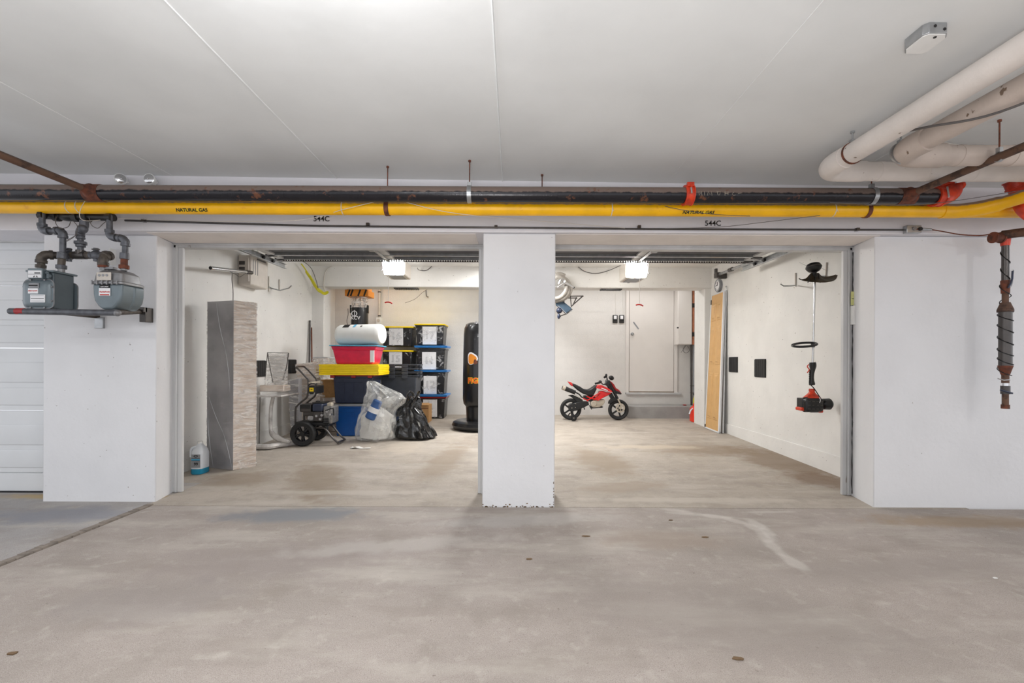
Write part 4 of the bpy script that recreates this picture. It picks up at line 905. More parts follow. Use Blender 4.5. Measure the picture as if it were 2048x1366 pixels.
for px, py, w in ((777, 606, 'left'), (1279, 611, 'right')):
    q = P(px, py, 6.25); t = thing('release_cord', f'red release handle hanging on a cord below the {w} door opener', 'handle', q)
    MB().cyl(q, (q.x, 6.25, 2.70), .004, n=6).build('cord', M['cablewhite'], t)
    m = MB(); m.tube(cr_path([q + Vector((-.05, 0, .004)), q + Vector((-.02, 0, .012)), q + Vector((.02, 0, .008)), q + Vector((.05, 0, -.008))], 4), .009, 8); m.build('handle', M['red'], t)
q = P(1257, 563, 6.9); t = thing('ceiling_socket', 'small grey sensor dangling below the right door opener', 'sensor', q)
MB().cyl(q, q + Vector((-.02, 0, .08)), .004, n=6).cyl(q - Vector((0, 0, .022)), q + Vector((0, 0, .012)), .018, n=12).build('body', M['grey'], t)
# cords along the beam
for pts, lab, mt, r in (([(835, 536, 7.0), (838, 540, 7.5), (852, 541, 7.57), (864, 532, 7.57), (873, 522, 7.57), (882, 527, 7.6)], 'grey power cord swagged across the interior beam right of the left opener', 'cable', .006),
                     ([(1128, 530, 7.6), (1150, 530, 7.57), (1168, 542, 7.57), (1190, 547, 7.57), (1215, 542, 7.57), (1247, 528, 7.4)], 'grey power cord swagged across the interior beam left of the right opener', 'cable', .006),
                     ([(605, 522, 6.6), (622, 536, 6.9), (632, 560, 7.2), (636, 575, 7.45), (642, 584, 7.55)], 'grey cable following the yellow cord on the left wall', 'cable', .005),
                     ([(690, 531, 7.585), (668, 531, 7.585), (652, 542, 7.585), (648, 562, 7.585), (648, 577, 7.58), (653, 586, 7.57), (658, 585, 7.57), (658, 582, 7.57)], 'white cable looping down the left end of the interior beam', 'cablewhite', .008),
                     ([(880, 515, 7.57), (890, 518, 7.58), (905, 527, 7.585), (958, 528, 7.585)], 'white cable along the top of the interior beam beside the pillar', 'cablewhite', .008),
                     ([(810, 606, 8.8), (830, 598, 8.8), (845, 585, 8.8), (858, 577, 8.4)], 'thin wire strung from the back wall to the grille in the left bay', 'cable', .004),
                     ([(852, 580, 8.95), (853, 592, 8.92), (857, 594, 8.92)], 'short dark hook of wire above the right stack of totes', 'cable', .008),
                     ([(1135, 523, 7.6), (1133, 532, 7.59), (1127, 535, 7.58), (1120, 531, 7.58)], 'white cable loop at the top of the beam beside the pillar in the right bay', 'cablewhite', .008)):
    o = MB().tube(cr_path([P(*p) for p in pts], 6), r, 7).build('cord', M[mt]); tag(o, lab, 'cord')
m = MB()
for k_ in range(6):
    ox, oz = .016*math.cos(k_*1.05), .016*math.sin(k_*1.05)
    pp = [P(602 + k_, 528, 7.0), P(612, 543, 7.2), P(623, 559, 7.35), P(632, 574, 7.45), P(641, 583, 7.50), P(650, 587, 7.52), P(655, 584, 7.52)][(0 if k_ < 1 else 1 + (k_ > 3)):]
    m.tube([q_ + Vector((ox*min(1, .3 + i_/8), 0, oz*min(1, .3 + i_/8) + .004*math.sin(i_*.9 + k_))) for i_, q_ in enumerate(cr_path(pp, 5))], .0095, 7)
o = m.build('extension_cord', M['ylime']); tag(o, 'yellow cord bundled at the upper left corner of the interior beam', 'cord')
# ================================================================ LEFT BAY
CL = crop(340, 460, 5.691)
# old opener on the left wall with a tube
t = thing('opener_motor', 'beige plastic motor box fixed high on the left wall', 'box', (-3.26, 5.75, 2.3))
a, b = CL(862, 325, 5.55), CL(1075, 655, 5.93)
xo = -3.17; y0, y1 = 5.56, 5.96; z0, z1 = P(516, 576, 5.8).z, P(516, 518, 5.8).z
MB().box(XL, xo, y0, y1, z0, z1).build('housing', M['beige'], t, bevel=.02, seg=3)
MB().box(xo-.002, xo+.006, y0+.14, y1-.07, z1-.035, z1-.015).build('top_slot', M['cable'], t)
for i in range(3): MB().box(xo-.002, xo+.004, y0+.05+.05*i, y0+.056+.05*i, z0+.14, z1-.05).build('groove', M['grey'], t)
for zz in (z1-.10, z1-.17): MB().box(xo-.14, xo-.07, y0-.004, y0+.004, zz-.022, zz+.022).build('socket', M['gunmetal'], t, bevel=.003)
MB().tube([(xo-.02, y0-.012, z0+.04), (xo-.02, y0-.02, z1-.04)], .010, 8).build('side_handle', M['beige'], t)
t = thing('steel_tube', 'white metal tube running along the left wall from the beige motor box', 'tube', P(460, 541, 5.2))
a, b = P(421, 536, 4.78), P(499, 545, 5.5)
MB().cyl(a, b, .020, n=14).build('tube', M['chrome'], t); u = (b-a).normalized()
MB().cyl(a-u*.002, a+u*.002, .017, n=12).build('bore', M['ink'], t); MB().cyl(b-u*.07, b+u*.04, .024, n=12).build('sleeve', M['gunmetal'], t)
o = MB().tube(cr_path([P(460, 544, 5.15), P(464, 546, 5.1), P(464, 560, 5.05), P(466, 580, 5.0), P(466, 601, 4.95)], 4), .004, 6).build('wire', M['cable']); tag(o, 'thin black wire hanging from the white tube behind the wrapped box', 'wire')
o = MB().tube(cr_path([P(463, 545, 5.15), P(472, 549, 5.2), P(479, 554, 5.25), P(486, 550, 5.3), P(492, 546, 5.4)], 4), .003, 6).build('wire', M['cable']); tag(o, 'small loop of wire under the white tube beside the motor box', 'wire')
def hook(pts, lab):
    o = MB().tube(pts, .007, 7).build('wall_hook', M['steel']); tag(o, lab, 'hook'); return o
hk = thing('wall_hook', 'white double-arm utility hook on the left wall right of the motor box', 'hook', (-3.3, 6.2, 2.2))
MB().tube([PX(538, 553, XL+.01), PX(538, 583, XL+.01)], .008, 7).tube([PX(559, 559, XL+.01), PX(559, 580, XL+.01)], .008, 7).build('backplate', M['beige'], hk)
MB().tube([PX(538, 574, XL+.02), P(545, 577, 6.35), P(560, 581, 6.3), P(578, 576, 6.3), P(583, 571, 6.3)], .008, 7).build('arm', M['steel'], hk)
# black wall mats
def mat_on_wall(X, a, b, lab):
    p, q = PX(a[0], a[1], X), PX(b[0], b[1], X); s = 1 if X < 0 else -1
    t = thing('wall_pad', lab, 'pad', ((X, (p.y+q.y)/2, (p.z+q.z)/2)))
    y0, y1 = sorted((p.y, q.y)); z0, z1 = sorted((p.z, q.z))
    m = MB(); m.box(min(X, X+s*.012), max(X, X+s*.012), y0, y1, z0, z1); m.build('backing', M['rubber'], t, bevel=.003)
    for i in range(5):
        yy = y0 + (y1-y0)*(i+.5)/5; MB().box(min(X+s*.012, X+s*.018), max(X+s*.012, X+s*.018), yy-(y1-y0)/11, yy+(y1-y0)/11, z0+.006, z1-.006).build('rib', M['rubber'], t)
mat_on_wall(XL, (510, 754), (530, 721), 'black ribbed pad on the left wall behind the wrapped table')
mat_on_wall(XL, (576, 747), (591, 719), 'black ribbed pad on the left wall just behind the pressure washer handle')
mat_on_wall(XR, (1459.5, 744), (1476, 714), 'black square pad on the right wall nearest the tan door')
mat_on_wall(XR, (1511, 754), (1532.5, 718), 'black square pad on the right wall nearer the string trimmer')
# tall wrapped box
def yfl(px, py):
    h = CY - 0; a, b = ray(px, py); # floor z = .022*(Y-4.2)
    Y = -(CH + .022*4.2)/(b - .022); return Vector((a*Y, Y, zf(Y)))
C_, L_, R_ = yfl(466, 941), yfl(413.5, 935), yfl(512, 932)
Zt = CH + ray(466, 601)[1]*C_.y
t = thing('wrapped_box', 'tall grey box wound in clear stretch film standing by the left wall', 'box', ((L_+R_)/2))
D_ = L_ + R_ - C_; base = [C_, R_, D_, L_]
def box4(mb, pts, z0, z1, off=0):
    c = sum(pts, Vector())/4; P4 = [p + (p-c).normalized()*off for p in pts]
    vs = [Vector((p.x, p.y, z0)) for p in P4] + [Vector((p.x, p.y, z1)) for p in P4]
    return mb.add(vs, [(0,3,2,1),(4,5,6,7),(0,1,5,4),(1,2,6,5),(2,3,7,6),(3,0,4,7)])
m = MB(); z0 = C_.z
vs = [Vector((p.x, p.y, z0+.003)) for p in base] + [Vector((p.x, p.y, Zt)) for p in base]
m.add(vs, [(0,3,2,1),(4,5,6,7)]); m.mi = 1; m.add(vs, [(0,1,5,4)]); m.mi = 0; m.add(vs, [(1,2,6,5),(2,3,7,6),(3,0,4,7)])  # right face paler: the light falling on it is put into the colour
m.build('carton', [M['crate_dark'], M['crate']], t, smooth=False)
cz_ = C_.z
# film wound round in slanted bands
fb = MB(); random.seed(9)
cc = sum(base, Vector())/4
rings = []
nz = 42
for i in range(nz+1):
    z = cz_ + .004 + (Zt+.002-cz_-.004)*i/nz; rg = []
    for e in range(4):
        a, b = base[e], base[(e+1) % 4]
        for k in range(8):
            p = a.lerp(b, k/8); o = (p-cc); o.z = 0; o.normalize()
            d = .006 + .006*noise.noise(Vector((p.x*9, p.y*9, z*6))) + .002*noise.noise(Vector((p.x*25, p.y*25, z*20)))
            rg.append(Vector((p.x, p.y, z)) + o*max(d, .002))
    rings.append(rg)
n = 32; fv = [p for r_ in rings for p in r_]
for e, nm in ((0, 'film'), (3, 'filmsoft')):
    fb = MB(); fb.add(fv, [(i*n+k, i*n+(k+1) % n, (i+1)*n+(k+1) % n, (i+1)*n+k) for i in range(nz) for k in (range(24, 32) if e == 3 else range(0, 24))])
    fb.build('stretch_film', M[nm], t)
ln = MB()
def onface(a, b, u, z, off=.012):
    p = a.lerp(b, u); o = (p-cc); o.z = 0; return Vector((p.x, p.y, z)) + o.normalized()*off
for (u0, zz0, u1, zz1, bw) in ((.9, .75, .35, .38, .03), (.35, .38, .05, .03, -.02), (.62, 1.73, .30, 1.25, .04), (.95, .62, .72, .02, .05), (.30, 1.25, .12, .8, -.03)):
    ln.tube(cr_path([onface(L_, C_, 1-(u0+(u1-u0)*q_/4 + bw*math.sin(math.pi*q_/4)), cz_+zz0+(zz1-zz0)*q_/4, .007) for q_ in range(5)], 4), [.0003 + .0016*math.sin(math.pi*q_/16) for q_ in range(17)], 4)
ln.build('film_crease', M['jug'], t)
# jug of washer fluid
q = yfl(392, 949); q.y += .06; q.z = zf(q.y)
t = thing('washer_fluid_jug', 'translucent white jug with a little blue fluid by the left door frame', 'jug', q)
def jugring(z, w, d): return [(q.x + x, q.y + y, q.z + z) for x, y in rrect(w, d, min(w, d)*.3, 3)]
def loft(mb, rings):
    n = len(rings[0]); return mb.add([p for r_ in rings for p in r_], [(i*n+k, i*n+(k+1) % n, (i+1)*n+(k+1) % n, (i+1)*n+k) for i in range(len(rings)-1) for k in range(n)] + [tuple(range(n-1, -1, -1)), tuple(range((len(rings)-1)*n, len(rings)*n))])
loft(MB(), [jugring(.0, .105, .14), jugring(.008, .115, .15), jugring(.055, .115, .15)]).build('fluid', M['fluid'], t)
loft(MB(), [jugring(.055, .116, .151), jugring(.20, .116, .15), jugring(.24, .10, .13), jugring(.275, .06, .07), jugring(.285, .045, .05), jugring(.31, .04, .04)]).build('bottle', M['jug'], t)
MB().tube(cr_path([(q.x-.02, q.y-.03, q.z+.27), (q.x-.055, q.y-.05, q.z+.25), (q.x-.058, q.y-.05, q.z+.17)], 4), .011, 8).build('handle', M['jug'], t)
MB().cyl((q.x, q.y, q.z+.295), (q.x, q.y, q.z+.318), .024, n=14).build('cap', M['white'], t)
yl = q.y-.0765
lb = MB().box(q.x-.035, q.x+.052, yl-.002, yl+.002, q.z+.07, q.z+.20).build('label', M['grey'], t)
MB().box(q.x-.033, q.x+.050, yl-.004, yl-.002, q.z+.140, q.z+.160).build('blue_band', M['lidcyan'], lb)
MB().box(q.x-.033, q.x+.050, yl-.0045, yl-.002, q.z+.137, q.z+.141).box(q.x-.033, q.x+.050, yl-.0045, yl-.002, q.z+.157, q.z+.161).build('band_edge', M['navy'], lb)
text('99', .040, M['ink'], lb, (q.x+.012, yl-.0035, q.z+.105), bold=.001)
MB().tube([(q.x+.010+.018*math.cos(a), yl-.004, q.z+.184+.009*math.sin(a)) for a in [i*.52 for i in range(12)]], .003, 5, True).build('round_emblem', M['ink'], lb)
# wooden board by the frame
t = MB().box(XL+.02, XL+.18, 4.13, 4.15, .01, .24).build('skirting_offcut', M['wall_in']); tag(t, 'short white board leaning behind the left door frame at the floor', 'board')
# pedestal table wrapped in film
CT = crop(350, 680, 4.88)
tq = P(552, 788, 5.95)
t = thing('wrapped_table', 'pedestal side table wound in clear film behind the tall wrapped box', 'table', (tq.x, 5.95, zf(5.95)))
zt = P(552, 788, 5.95).z
tl = MB(); tl.add([], []); x0, x1 = P(508, 790, 5.75).x, P(592, 785, 6.1).x
m = MB(); m.box(x0, x1, 5.72, 6.22, zt-.025, zt+.0); m.build('tabletop', M['wrapgrey'], t, bevel=.012)
xp = P(541, 850, 5.9).x
m = MB(); m.tube(cr_path([(xp+.01, 5.95, zt-.03), (xp-.015, 5.94, zt-.18), (xp-.01, 5.92, zt-.40), (xp+.02, 5.9, zt-.50), (xp+.12, 5.88, zt-.565), (xp+.26, 5.86, zt-.60)], 5), [.022]*12 + [.022, .024, .028, .032, .036, .038, .04, .04, .038, .034, .03, .026, .022, .02], 10)
m.build('pedestal', M['wrapgrey'], t)
zb = zf(5.85)
m = MB(); m.tube(cr_path([(x0-.02, 5.75, zb+.035), ((x0+x1)/2, 5.72, zb+.035), (x1-.12, 5.80, zb+.035), (x1+.04, 6.05, zb+.035), (x1-.1, 6.3, zb+.035)], 5), .034, 8); m.build('foot', M['wrapgrey'], t)
MB().tube([(xp-.08, 5.8, zt-.02), (xp-.09, 5.8, zb+.06)], .006, 6).build('pole', M['gunmetal'], t)
# wrapped frames on the table
t = thing('wrapped_easel', 'film-wrapped open frame with dark edges standing on the wrapped table', 'frame', P(552, 783, 5.95))
Yw = 5.95
a = [P(535, 706, Yw), P(577, 705, Yw+.08), P(573, 780, Yw+.05), P(560, 783, Yw), P(550, 765, Yw-.02)]
m = MB(); m.tube([P(535, 705, Yw-.03), P(540, 735, Yw-.03), P(546, 765, Yw-.03)], .007, 6).tube([P(577, 706, Yw+.05), P(573, 735, Yw+.05), P(566, 760, Yw+.05)], .007, 6).tube([P(535, 705, Yw-.03), P(530, 760, Yw+.1)], .005, 6).tube([P(535, 705, Yw-.03), P(577, 706, Yw+.05)], .004, 6); m.build('frame', M['gunmetal'], t)
m = MB(); ft = [P(535, 706, Yw-.03), P(577, 706, Yw+.05), P(573, 782, Yw+.05), P(533, 783, Yw), P(528, 765, Yw+.12)]
m.add([ft[0], ft[1], ft[2], ft[3]], [(0, 3, 2, 1)]).add([ft[0], ft[3], ft[4]], [(0, 1, 2)]); m.poly([p + Vector((0, .01, 0)) for p in ft[:4]], (0, .004, 0)); m.build('panel', M['film'], t, smooth=False)
# pane of milky board inside
m = MB(); m.poly([P(538, 712, Yw+.04), P(574, 711, Yw+.08), P(570, 770, Yw+.08), P(549, 770, Yw+.04)], (0, .006, 0)); m.build('sheet', M['cloth'], t, smooth=False)
m = MB(); p0, p1 = P(522, 783, Yw), P(571, 770, Yw); m.box(p0.x, p1.x, Yw-.04, Yw+.14, p0.z+.002, p1.z); m.build('base_block', M['crate'], t, bevel=.01)
# long tubes leaning at the corner
o = thing('leaning_pole', 'pair of dark poles leaning in the far left corner', 'pole', P(620, 720, 7.4))
MB().cyl(P(620, 641, 7.5), P(617, 860, 7.3), .016, n=10).build('pole', M['gunmetal'], o); MB().cyl(P(623, 655, 7.5), P(625, 860, 7.35), .011, n=10).build('pole', M['rustbrown'], o)
# wrapped panels behind the washer
def slab(name, lab, cat, pts, th, mat, film=True):
    t = thing(name, lab, cat, sum([Vector(p) for p in pts], Vector())/len(pts))
    MB().poly(pts, (0, th, 0)).build('panel', M[mat], t, bevel=.01)
    if film:
        m = MB(); n = 10
        A_, B_, C2, D2 = [Vector(p) for p in (pts[0], pts[1], pts[2], pts[3])]
        vs = []
        for i in range(n+1):
            for j in range(n+1):
                p = A_.lerp(B_, i/n).lerp(D2.lerp(C2, i/n), j/n); vs.append(p + Vector((0, -.008 - .014*abs(noise.noise(p*11)), 0)))
        m.add(vs, [(i*(n+1)+j, (i+1)*(n+1)+j, (i+1)*(n+1)+j+1, i*(n+1)+j+1) for i in range(n) for j in range(n)])
        m.build('stretch_film', M['film'], t)
    return t
slab('wrapped_board', 'dark grey film-wrapped panel standing behind the pressure washer wheel', 'panel', [P(575, 760, 6.5), P(598, 757, 6.5), P(598, 862, 6.5), P(582, 874, 6.5)], .10, 'crate_dark')
slab('wrapped_board', 'wide tan panel in crinkled film leaning behind the pressure washer handle', 'panel', [P(591, 728, 6.75), P(630, 724, 6.75), P(648, 860, 6.75), P(604, 868, 6.75)], .12, 'crate')
slab('wrapped_board', 'narrow whitish panel in film leaning left of the yellow lids', 'panel', [P(626, 722, 6.66), P(636, 718, 6.66), P(655, 855, 6.66), P(640, 855, 6.66)], .07, 'film', False)
t = thing('clear_tub', 'clear plastic tub in film on the carton behind the yellow lids', 'tub', P(645, 760, 7.1))
m = MB(); a, b = P(628, 760, 7.1), P(655, 716, 7.1); m.frus(((a.x+b.x)/2, 7.2), .20, .2, .26, .25, a.z, b.z); m.build('tub', M['film'], t, bevel=.01)
MB().box(a.x-.01, b.x+.01, 7.06, 7.34, b.z, b.z+.012).build('lid', M['jug'], t, bevel=.004)
t = thing('cardboard_box', 'brown carton in crumpled film left of the navy tote', 'box', P(652, 800, 7.0))
a, b = P(636, 795, 7.0), P(664, 760, 7.0); MB().box(a.x, b.x+.05, 7.0, 7.3, a.z, b.z).build('carton', M['card'], t, bevel=.004)
t = thing('wrapped_bundle', 'crumpled film bundle under the carton left of the blue tote', 'bundle', P(655, 840, 7.0))
z_ = zf(7.1); a, b = P(636, 795, 7.0), P(676, 795, 7.0)
m = MB(); vs = []; n = 16
for i in range(7):
    for k in range(n):
        an = 2*math.pi*k/n; r1 = .19*(1 + .22*noise.noise(Vector((math.cos(an)*2, math.sin(an)*2, i*.8)))); vs.append(((a.x+b.x)/2 + r1*math.cos(an)*(1.0), 7.15 + .14*math.sin(an), z_ + .005 + (a.z-z_-.006)*i/6))
m.add(vs, [(i*n+k, i*n+(k+1) % n, (i+1)*n+(k+1) % n, (i+1)*n+k) for i in range(6) for k in range(n)] + [tuple(range(n-1, -1, -1)), tuple(range(6*n, 7*n))]); m.build('bundle', M['crate'], t)
# ---------------------------------------------------------------- pressure washer
C4 = crop(560, 700, 6.505); YN, YM, YR = 5.95, 6.12, 6.30
t = thing('pressure_washer', 'black petrol pressure washer with two wheels and a yellow label', 'pressure washer', (C4(305, 1100, YN).x, 6.1, zf(6.1)))
def wheel(c, r, nm='wheel'):
    w = MB(); w.lathe([(r*.70, -.030), (r*.90, -.040), (r*.985, -.028), (r, 0), (r*.985, .028), (r*.90, .040), (r*.70, .030), (r*.66, 0)], c, 36, 'Y')
    w.v = w.v; o = MB()
    n = 36; prof = [(r*.70, -.030), (r*.90, -.040), (r*.985, -.026), (r, 0), (r*.985, .026), (r*.90, .040), (r*.70, .030)]
    vs = []; fs = []
    for R, h in prof:
        for k in range(n): a = 2*math.pi*k/n; vs.append(Vector(c) + Vector((R*math.cos(a), h, R*math.sin(a))))
    for i in range(len(prof)):
        j = (i+1) % len(prof)
        for k in range(n): fs.append((i*n+k, i*n+(k+1) % n, j*n+(k+1) % n, j*n+k))
    o.add(vs, fs); W_ = o.build(nm, M['rubber'], t)
    h = MB(); prof2 = [(r*.60, -.028), (r*.715, -.030), (r*.715, .030), (r*.60, .028)]; vs = []; fs = []
    for R, hh in prof2:
        for k in range(n): a = 2*math.pi*k/n; vs.append(Vector(c) + Vector((R*math.cos(a), hh, R*math.sin(a))))
    for i in range(4):
        j = (i+1) % 4
        for k in range(n): fs.append((i*n+k, i*n+(k+1) % n, j*n+(k+1) % n, j*n+k))
    h.add(vs, fs)
    for k in range(5):
        a0 = k*2*math.pi/5 + .3
        for da in (-.16, .16):
            T = Matrix.Translation(Vector(c)) @ Matrix.Rotation(a0+da, 4, 'Y'); h.box(r*.14, r*.64, -.018, .012, -.008, .008, T)
    h.cyl(Vector(c) + Vector((0, -.03, 0)), Vector(c) + Vector((0, .03, 0)), r*.2, n=20)
    h.build('rim', M['black'], W_, smooth=True)
    return W_
wr = P(608, 893, 5.93); rw = .160
wheel((C4(305, 0, YN).x, YN, zf(YN)+rw), rw); wheel((C4(305, 0, YN).x, YR+.05, zf(YR+.05)+rw), rw)
MB().cyl((C4(305, 0, YN).x, YN, zf(YN)+rw), (C4(305, 0, YN).x, YR+.05, zf(YR+.05)+rw), .012, n=10).build('axle', M['gunmetal'], t)
hand = [(200, 960), (203, 770), (225, 725), (290, 665), (345, 620), (362, 560), (368, 400), (345, 365), (265, 275), (212, 225)]
near = [C4(x, y, YN+.07) for x, y in hand]; 
xz = lambda p, Y: Vector((p.x, Y, p.z))
far = [xz(p, YR-.03) for p in near]
pts = cr_path(near[:-1], 4) + [near[-1], near[-1] + Vector((-.01, .03, .01)), xz(near[-1], YR-.06) + Vector((-.01, 0, .01)), far[-1]] + cr_path(far[:-1][::-1], 4)
MB().tube(pts, .0125, 10).build('handle', M['gunmetal'], t)
for yy in (YN+.07, YR-.03):
    leg = [C4(200, 960, YN+.07), C4(430, 1010, YN+.07), C4(560, 1012, YN+.07), C4(610, 1050, YN+.07), C4(690, 1150, YN+.07), C4(755, 1205, YN+.07)]
    leg = [xz(p, yy) for p in leg]; MB().tube(cr_path(leg, 4), .0125, 10).build('leg', M['gunmetal'], t)
e1 = xz(leg[-1], YN+.07); e2 = xz(leg[-1], YR-.03); MB().cyl(e1, e2, .0125, n=10).cyl(e1-Vector((0, .0, .0)), e1+Vector((.0, .04, -.006)), .018, n=10).build('foot_bar', M['gunmetal'], t)
def eb(x0, y0, x1, y1, Y0, Y1, mat, nm, bev=.012):
    a, b = C4(x0, y0, YM-.1), C4(x1, y1, YM-.1); return MB().box(a.x, b.x, Y0, Y1, b.z, a.z).build(nm, M[mat], t, bevel=bev, seg=3)
eb(190, 940, 640, 985, YN+.07, YR-.03, 'black', 'base_plate', .006)
eb(258, 708, 410, 805, YN+.06, YM+.10, 'black', 'air_filter'); eb(270, 760, 405, 808, YN+.055, YM+.08, 'gunmetal', 'air_filter_base', .008)
eb(428, 700, 565, 800, YM-.13, YM+.14, 'navy', 'fuel_tank', .022); eb(415, 682, 560, 702, YM-.10, YM+.12, 'black', 'shroud', .006)
c_ = C4(495, 690, YM); MB().cyl(c_, c_ + Vector((0, 0, .03)), .028, n=16).build('fuel_cap', M['black'], t)
eb(345, 845, 450, 935, YN+.08, YM+.10, 'engine', 'crankcase', .02); eb(300, 800, 470, 860, YM-.10, YM+.14, 'gunmetal', 'cylinder', .01)
q_ = C4(395, 885, YN+.075); MB().cyl(q_, q_ + Vector((0, .02, 0)), .036, n=18).build('crank_cover', M['chrome'], t)
eb(440, 800, 560, 930, YM-.12, YM+.12, 'gunmetal', 'pump_body', .01); eb(560, 730, 680, 960, YM-.11, YM+.13, 'engine', 'pump', .02)
for i in range(6): eb(575, 880+i*20, 640, 890+i*20, YM-.14, YM+.1, 'black', 'cooling_fin', .002)
eb(600, 690, 660, 750, YM-.08, YM+.0, 'silver', 'pressure_gauge_block', .01)
for cx, cy in ((470, 860), (520, 900), (540, 850), (610, 800), (650, 840), (620, 780)):
    q_ = C4(cx, cy, YM-.15); MB().cyl(q_, q_ + Vector((0, .05, 0)), .016, n=10).build('fitting', M['chrome'], t)
MB().tube(cr_path([C4(590, 790, YM-.14), C4(640, 770, YM-.15), C4(690, 760, YM-.12), C4(700, 850, YM-.1)], 5), .007, 7).build('hose', M['black'], t)
a, b = C4(372, 465, YN+.05), C4(458, 575, YN+.05)
pn = MB().box(a.x, b.x, YN+.05, YR-.02, b.z, a.z).build('spray_gun_panel', M['black'], t, bevel=.012)
a, b = C4(385, 490, YN+.05), C4(438, 540, YN+.05); MB().box(a.x, b.x, YN+.046, YN+.052, b.z, a.z).build('yellow_label', M['lidyellow'], pn)
a, b = C4(400, 508, YN+.05), C4(424, 518, YN+.05); MB().box(a.x, b.x, YN+.044, YN+.047, b.z, a.z).build('label_print', M['rustbrown'], pn)
MB().tube(cr_path([C4(380, 565, YN+.04), C4(380, 580, YN+.04), C4(435, 578, YN+.04), C4(452, 555, YN+.04)], 4), .006, 7).build('bracket', M['steel'], t)
MB().tube(cr_path([C4(370, 465, YN+.05), C4(400, 440, YN+.05), C4(450, 440, YN+.05), C4(470, 465, YN+.05), C4(450, 500, YN+.05)], 4), .007, 7).build('gun_hook', M['black'], t)
a, b = C4(370, 418, YN+.06), C4(415, 440, YN+.06); MB().box(a.x, b.x, YN+.06, YR-.03, b.z, a.z).build('warning_label', M['silver'], t, bevel=.003)
# ================================================================ TOTES
def tote(name, lab, group, x0, x1, yb, yt, Y, depth, body, lid=None, lidth=.02, label=None, ribs=2, taper=.88, wrap=False, lidover=.012, lidmat2=None, floor=False, rot=0):
    """storage tote whose front rim spans pixel x0..x1 at depth Y; bottom pixel yb, rim pixel yt"""
    a, b = P(x0, yt, Y), P(x1, yt, Y); zb = zf(Y+.05) if floor else P((x0+x1)/2, yb, Y).z; zt = P((x0+x1)/2, yt, Y).z
    w = b.x-a.x; cx = (a.x+b.x)/2; cy = Y + depth/2; h = zt - zb
    t = thing(name, lab, 'storage tote', (cx, cy, zb), group)
    m = MB(); w0, d0 = w*taper, depth*taper
    m.frus((cx, cy), w0, d0, w*.965, depth*.965, zb, zt); m.build('body', M[body], t, bevel=.018, seg=3)
    MB().box(cx-w/2, cx+w/2, cy-depth/2, cy+depth/2, zt-.03, zt-.002).build('rim', M[body], t, bevel=.006)
    sk = lambda s: math.tan(0)
    for i in range(ribs):
        u = (i+1)/(ribs+1)-.5; x = cx + u*w*.9; slope = (depth*.965-d0)/2/h
        T = Matrix.Translation((x, cy-d0/2, zb)) @ Matrix.Rotation(math.atan(slope), 4, 'X')
        MB().box(-.006, .006, -.006, .004, .03, h-.05, T).build('rib', M[body], t)
    hz = zt-.10*h-.03; yh = cy-depth/2+.02
    MB().box(cx-w*.40, cx+w*.40, cy-depth/2+.006, cy-depth/2+.05, zt-.095, zt-.03).build('band', M[body], t, bevel=.004)
    if lid:
        l = MB(); l.box(cx-w/2-lidover, cx+w/2+lidover, cy-depth/2-lidover, cy+depth/2+lidover, zt-.004, zt+lidth).box(cx-w/2+.03, cx+w/2-.03, cy-depth/2+.03, cy+depth/2-.03, zt+lidth, zt+lidth+.006)
        l.build('lid', M[lid], t, bevel=.006)
        if lidmat2: MB().box(cx-w/2-lidover*.5, cx+w/2+lidover*.5, cy-depth/2-lidover*.8, cy+depth/2, zt-.03, zt-.004).build('lower_lid', M[lidmat2], t, bevel=.004)
    if label:
        tx, lx0, lx1, ly0, ly1 = label; p, q = P(lx0, ly0, Y), P(lx1, ly1, Y)
        slope = (depth*.965-d0)/2/h; yy = cy-depth*.965/2-.004 + slope*(zt-(p.z+q.z)/2)
        T = Matrix.Translation(((p.x+q.x)/2, yy-.004, (p.z+q.z)/2)) @ Matrix.Rotation(math.atan(slope)*.9, 4, 'X')
        W_, H_ = q.x-p.x, p.z-q.z
        ps = MB().box(-W_/2, W_/2, -.001, .001, -H_/2, H_/2, T).build('paper_sheet', M['paper'], t)
        text(tx, H_*.58, M['pencil'], ps, (T.translation.x, T.translation.y-.0035, T.translation.z), Matrix.Rotation(math.pi/2 + math.atan(slope)*.9, 4, 'X'), outline=.0017)
    if wrap:
        rnd = random.Random(int(x0*7+yb)); m = MB(); n = 14; vs = []; k = 0
        ya = cy - depth/2 - .018
        # crinkled film over the front and right side
        pts = [(cx-w*.47, ya)] + [(cx-w*.47 + w*.94*i/n, ya) for i in range(1, n+1)] + [(cx+w*.49, ya + depth*.3), (cx+w*.49, ya+depth*.7)]
        for i, (x, y) in enumerate(pts):
            for j in range(n+1):
                u = j/n; z = zb + .01 + (h-.03)*u; s = (taper + (1-taper)*u)
                p = Vector((cx + (x-cx)*s*1.01, cy + (y-cy)*s*1.0, z)); d = noise.noise(p*13)*.010 + noise.noise(p*31)*.006
                vs.append(p + Vector((d*.4, -abs(d), 0)))
        m.add(vs, [(i*(n+1)+j, (i+1)*(n+1)+j, (i+1)*(n+1)+j+1, i*(n+1)+j+1) for i in range(len(pts)-1) for j in range(n)]); m.build('stretch_film', M['film2'], t)
    return t, (cx, cy, zb, zt, w)
M['film2'] = film('thin_wrap', (236, 236, 238), .0, .55, .1, .5, 9, (1, 1, 1), .56, .70)
GA, GB = 'labelled black totes in two stacks against the back wall', 'labelled black totes in two stacks against the back wall'
YT = 8.38
